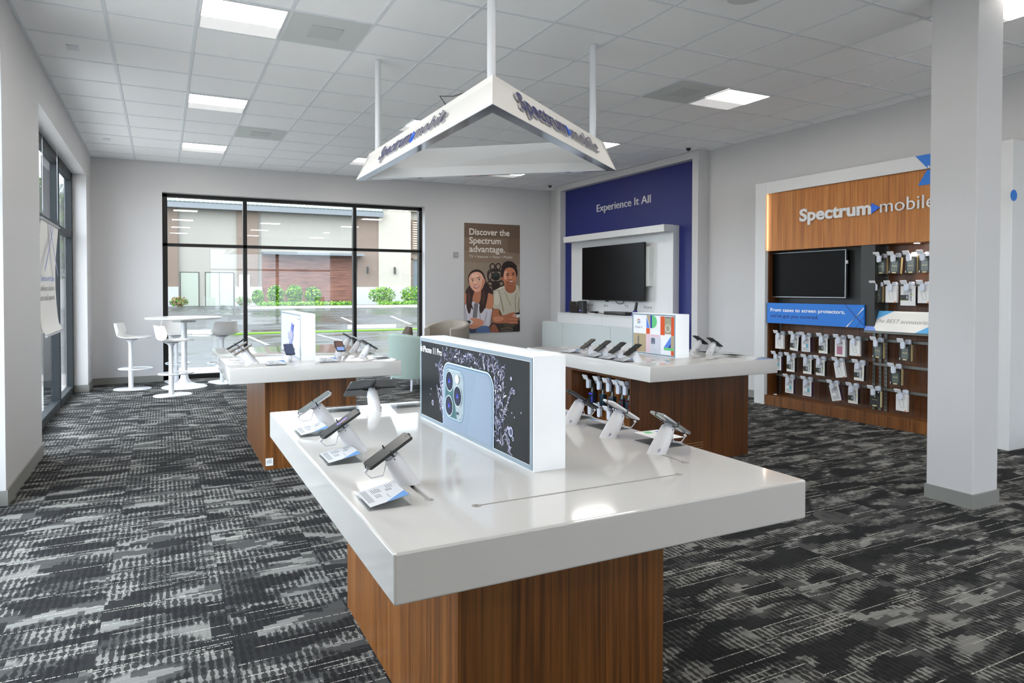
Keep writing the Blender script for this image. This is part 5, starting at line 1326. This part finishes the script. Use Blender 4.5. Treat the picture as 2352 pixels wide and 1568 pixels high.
for q in ((2.48, 22, 2.58, 18.3, .05), (4.67, 21.7, 4.75, 18.9, .05), (7.4, 27.2, 7.75, 30.8, .06), (9.4, 25.7, 10.3, 31, .06)): pline(*q)
def make_stop():
    t = thing('wheel_stop', '', 'wheel stop')
    mb = MB(); mb.rings([[(x_, a, z_) for a, z_ in ((-.1, 0), (.1, 0), (.07, .13), (-.07, .13))] for x_ in (-.95, .95)]); mb.build('block', M_conc, t, smooth=False); return t
W0 = make_stop()
for k, (x_, y_, s__) in enumerate(((.55, 23.9, 'at the left edge of the window view'), (7.4, 24.6, 'behind the lit box'), (10.9, 23.9, 'seen through the right window bay'))):
    o = W0 if k == 0 else dup(W0); o.location = (x_, y_, -.055); o['label'] = 'concrete wheel stop on the wet parking lot, ' + s__; o['group'] = 'concrete wheel stops outside'
M_grass = mat('verge_grass', (112, 152, 50), .9, spec=.1)
tag(box(1.9, 16, 22.9, 23.3, -.055, -.02).build('grass_verge', M_grass), 'narrow bright green grass strip across the parking lot', 'grass', kind='stuff')
# building across the lot
M_cream = mat('stucco_cream', (176, 168, 154), .85); M_tan = mat('stucco_tan', (128, 110, 97), .85); M_panel = mat('stucco_panel', (162, 157, 147), .85); M_bw = mat('stucco_white', (182, 181, 177), .8)
M_door = mat('pale_door', (166, 172, 158), .6); M_gut = mat('gutter_grey', (118, 122, 125), .5); M_tile = mat('roof_tile_green', (150, 162, 154), .6); M_bark = mat('brown_trim', (110, 90, 74), .7)
def slats():
    g = G('slat_wood'); x, y, z = g.xyz()
    zz_ = g.f('MULTIPLY', z, 14.0); fr = g.f('FRACT', zz_)
    n = g.noise(g.vec(g.f('MULTIPLY', x, .5), g.f('FLOOR', zz_), 0.0), 1, 2, .7)
    c = g.mix(g.step(n, .3, .7), lin((92, 54, 40)), lin((146, 98, 78)))
    g.put(g.b.inputs['Base Color'], g.mix(g.step(fr, .82, .92), c, lin((70, 46, 38)))); g.b.inputs['Roughness'].default_value = .6
    return g.m
M_slat = slats()
b = thing('shop_building', 'long cream and tan shop building across the parking lot', 'building', (6, 45, .38))
YB2 = 45
def bp(name, m, *bx): 
    mb = MB()
    for q in bx: mb.box(*q)
    return mb.build(name, m, b, world=True, smooth=False)
bp('wall', M_panel, (-12, 14.0, YB2, YB2 + 6, .36, 6.9)); bp('pilaster', M_tan, (.13, .915, YB2 - .2, YB2, 1.62, 6.9)); bp('pilaster', M_tan, (4.43, 5.74, YB2 - .2, YB2, 1.62, 6.9)); bp('pilaster', M_tan, (12.44, 13.95, YB2 - .2, YB2, 1.62, 6.9)); bp('pilaster', M_tan, (-3.5, -2.7, YB2 - .2, YB2, 1.62, 6.9))
bp('white_base', M_bw, (-12, .93, YB2 - .26, YB2, .36, 1.62), (4.3, 5.98, YB2 - .26, YB2, .36, 1.62), (12.2, 16.3, YB2 - .42, YB2, .36, 1.62))
bp('tower_wall', M_cream, (13.95, 16.37, YB2 - .3, YB2 + 6, .36, 7.5), (16.37, 22, YB2 + .2, YB2 + 6, .36, 7.5)); bp('tower_cap', M_cream, (13.9, 22.1, YB2 - .36, YB2 + 6.1, 7.1, 7.25))
bp('slat_wall', M_slat, (6.0, 12.14, YB2 - .12, YB2, .36, 3.72))
bp('canopy', M_gut, (5.95, 12.66, YB2 - 1.2, YB2, 3.74, 3.9)); bp('upper_frieze', M_panel, (5.95, 12.3, YB2 - .05, YB2, 3.9, 6.6))
d1 = bp('door', M_door, (1.07, 2.1, YB2 - .05, YB2, .4, 2.52)); bp('door', M_door, (2.53, 3.34, YB2 - .05, YB2, .4, 2.52)); bp('door', M_door, (3.36, 4.2, YB2 - .05, YB2, .4, 2.52))
bp('door_frame', M_dgrey, (1.03, 1.07, YB2 - .06, YB2, .4, 2.56), (2.1, 2.14, YB2 - .06, YB2, .4, 2.56), (1.03, 2.14, YB2 - .06, YB2, 2.52, 2.56), (2.49, 2.53, YB2 - .06, YB2, .4, 2.56), (4.2, 4.24, YB2 - .06, YB2, .4, 2.56), (3.34, 3.36, YB2 - .06, YB2, .4, 2.52), (2.49, 4.24, YB2 - .06, YB2, 2.52, 2.56))
bp('gutter', M_gut, (-12, 14.1, YB2 - .9, YB2 - .55, 6.52, 6.88)); bp('soffit', M_tan, (-12, 14.05, YB2 - .6, YB2, 6.75, 6.9))
mb = MB(); n = 0; x_ = -6.0
M_ = None
while x_ < 14.0:
    pts = [(x_ + .105 * math.cos(R(a)), .085 * math.sin(R(a))) for a in range(0, 181, 30)]
    mb.rings([[(p[0], YB2 - .95, 6.9 + p[1]) for p in pts], [(p[0], YB2 + 1.2, 7.75 + p[1]) for p in pts]]); x_ += .27
mb.build('roof_tiles', M_tile, b, world=True)
bp('roof', M_tile, (-12, 14.1, YB2 - .9, YB2 + 1.2, 6.86, 6.92))
lv = bp('louver', M_bark, (16.42, 16.5, YB2 - .34, YB2, 4.2, 6.4), (17.7, 17.78, YB2 - .34, YB2, 4.2, 6.4), (16.42, 17.78, YB2 - .34, YB2, 6.4, 6.5), (16.42, 17.78, YB2 - .34, YB2, 4.1, 4.2))
mb = MB()
for k in range(13): mb.box(16.5, 17.7, YB2 - .30, YB2 - .2, 4.24 + k * .168, 4.34 + k * .168)
mb.build('slats', mat('louver_slat', (196, 172, 150), .7), b, world=True, smooth=False)
bp('shop_window', mat('dark_glazing', (88, 100, 104), .1, spec=.8), (16.5, 17.75, YB2 - .1, YB2 + .19, .9, 3.6)); bp('window_frame', M_bark, (16.4, 16.5, YB2 - .32, YB2, .4, 3.95), (16.4, 17.8, YB2 - .32, YB2, 3.6, 3.7))
for xs in (13.1, 15.1):
    MB().box(xs - .05, xs + .05, YB2 - .5, YB2 - .3, 2.55, 3.05, .02, 1).build('wall_lamp', M_dgrey, b, world=True)
bp('notice_board', M_print_w, (4.55, 5.2, YB2 - .28, YB2 - .22, 1.3, 2.4))
# kerb, hedge, bushes
struct('kerb', box(4.3, 20, 39.6, 39.8, .30, .46), M_conc)
def leaves(mb, c, rx, ry, rz_, n, s0, rng):
    for _ in range(n):
        while True:
            p = Vector((rng.uniform(-1, 1), rng.uniform(-1, 1), rng.uniform(-1, 1)))
            if .35 < p.length < 1: break
        w = Vector((c[0] + p.x * rx, c[1] + p.y * ry, c[2] + p.z * rz_)); a = Vector((rng.gauss(0, 1), rng.gauss(0, 1), rng.gauss(0, 1))).normalized(); e = a.orthogonal().normalized(); s_ = s0 * rng.uniform(.6, 1.3)
        f = mb.bm.faces.new([mb.bm.verts.new(q) for q in (w - a * s_, w - e * s_ * .5, w + a * s_, w + e * s_ * .5)]); f.material_index = mb.mi
M_leaf = mat('leaf_green', (84, 132, 36), .7, spec=.2); M_leaf2 = mat('leaf_light', (132, 172, 62), .7, spec=.2); M_leaf3 = mat('leaf_dark', (46, 84, 28), .7, spec=.2)
rg = random.Random(3)
mb = MB()
for x0_, x1_ in ((5.2, 11.0), (12.6, 20)):
    for m_, q in ((M_leaf, 1500), (M_leaf2, 1100), (M_leaf3, 500)):
        mb.use(m_)
        for _ in range(int(q * (x1_ - x0_) / 6)):
            leaves(mb, (rg.uniform(x0_, x1_), rg.uniform(39.9, 40.9), .52 + rg.uniform(-.1, .14)), .08, .08, .08, 1, .07, rg)
tag(mb.build('hedge_foliage', None, smooth=False, fix=False), 'low clipped green hedge along the kerb in front of the building', 'hedge', kind='stuff')
for k, (x_, w_, h_, s__) in enumerate(((6.35, .52, .60, 'just right of the left window mullion'), (7.5, .52, .62, 'middle of the three before the slatted wall'), (8.65, .52, .55, 'right one before the slatted wall'), (5.3, .35, .45, 'small, beside the left mullion'), (13.2, .95, .56, 'left one in the right window bay'), (15.4, .95, .58, 'right one in the right window bay'))):
    o = thing('bush', 'bright green flowering bush outside, ' + s__, 'bush', (x_, 41.6, .42), 0, 'bushes in front of the building')
    mb = MB()
    for m_, q in ((M_leaf, 420), (M_leaf2, 330), (M_leaf3, 160)): mb.use(m_); leaves(mb, (0, 0, .15 + h_ * .9), w_, w_ * .7, h_, q, .09, rg)
    mb.use(mat('blossom', (226, 196, 206), .6)); leaves(mb, (0, 0, .2 + h_), w_, w_, h_, 10, .05, rg)
    mb.build('foliage', None, o, smooth=False, fix=False)
    mb = MB(); mb.cyl((0, 0, 0), (0, 0, .5), .04, .02, 6); mb.build('stem', M_bark, o)
for k, (x_, y_, s__) in enumerate(((.9, 42.5, 'planted beside the doors at the far left'), (4.55, 42.5, 'by the white notice board'))):
    o = thing('shrub', 'low reddish green shrub ' + s__, 'shrub', (x_, y_, .40), 0, 'low shrubs at the building')
    mb = MB(); mb.use(M_leaf); leaves(mb, (0, 0, .3), .55, .3, .28, 160, .08, rg); mb.use(mat('leaf_red', (150, 110, 84), .7)); leaves(mb, (0, 0, .32), .55, .3, .3, 120, .08, rg); mb.build('foliage', None, o, smooth=False, fix=False)
# trees and shrubs outside the left windows
for k, (x_, y_, h_, w_, s__) in enumerate(((-4.3, 26, 5.0, 1.7, 'tall, beyond the hanging banner'), (-7.2, 36, 6.0, 2.6, 'broad, farther away past the left window'), (-12, 20, 5, 2.4, 'far left'))):
    o = thing('tree', 'green leafy tree outside the left windows, ' + s__, 'tree', (x_, y_, -.06), 0, 'trees outside the left windows')
    mb = MB()
    for m_, q in ((M_leaf, 900), (M_leaf2, 500), (M_leaf3, 900)): mb.use(m_); leaves(mb, (0, 0, h_ * .68), w_, w_, h_ * .42, q, .22, rg)
    mb.build('crown', None, o, smooth=False, fix=False); mb = MB(); mb.cyl((0, 0, 0), (0, 0, h_ * .7), .16, .08, 8); mb.build('trunk', M_bark, o)
bl = thing('neighbour_building', 'pale building far beyond the trees on the left', 'building', (-38, 30, 0))
MB().box(-40, -36, 0, 60, -.06, 4.5).build('wall', M_panel, bl, world=True)

# templates that were never placed are removed
for o in list(bpy.data.objects):
    if o.parent is None and o.type == 'EMPTY' and 'label' in o and o['label'] == '':
        for c in kids(o):
            for d in kids(c): bpy.data.objects.remove(d)
            bpy.data.objects.remove(c)
        bpy.data.objects.remove(o)
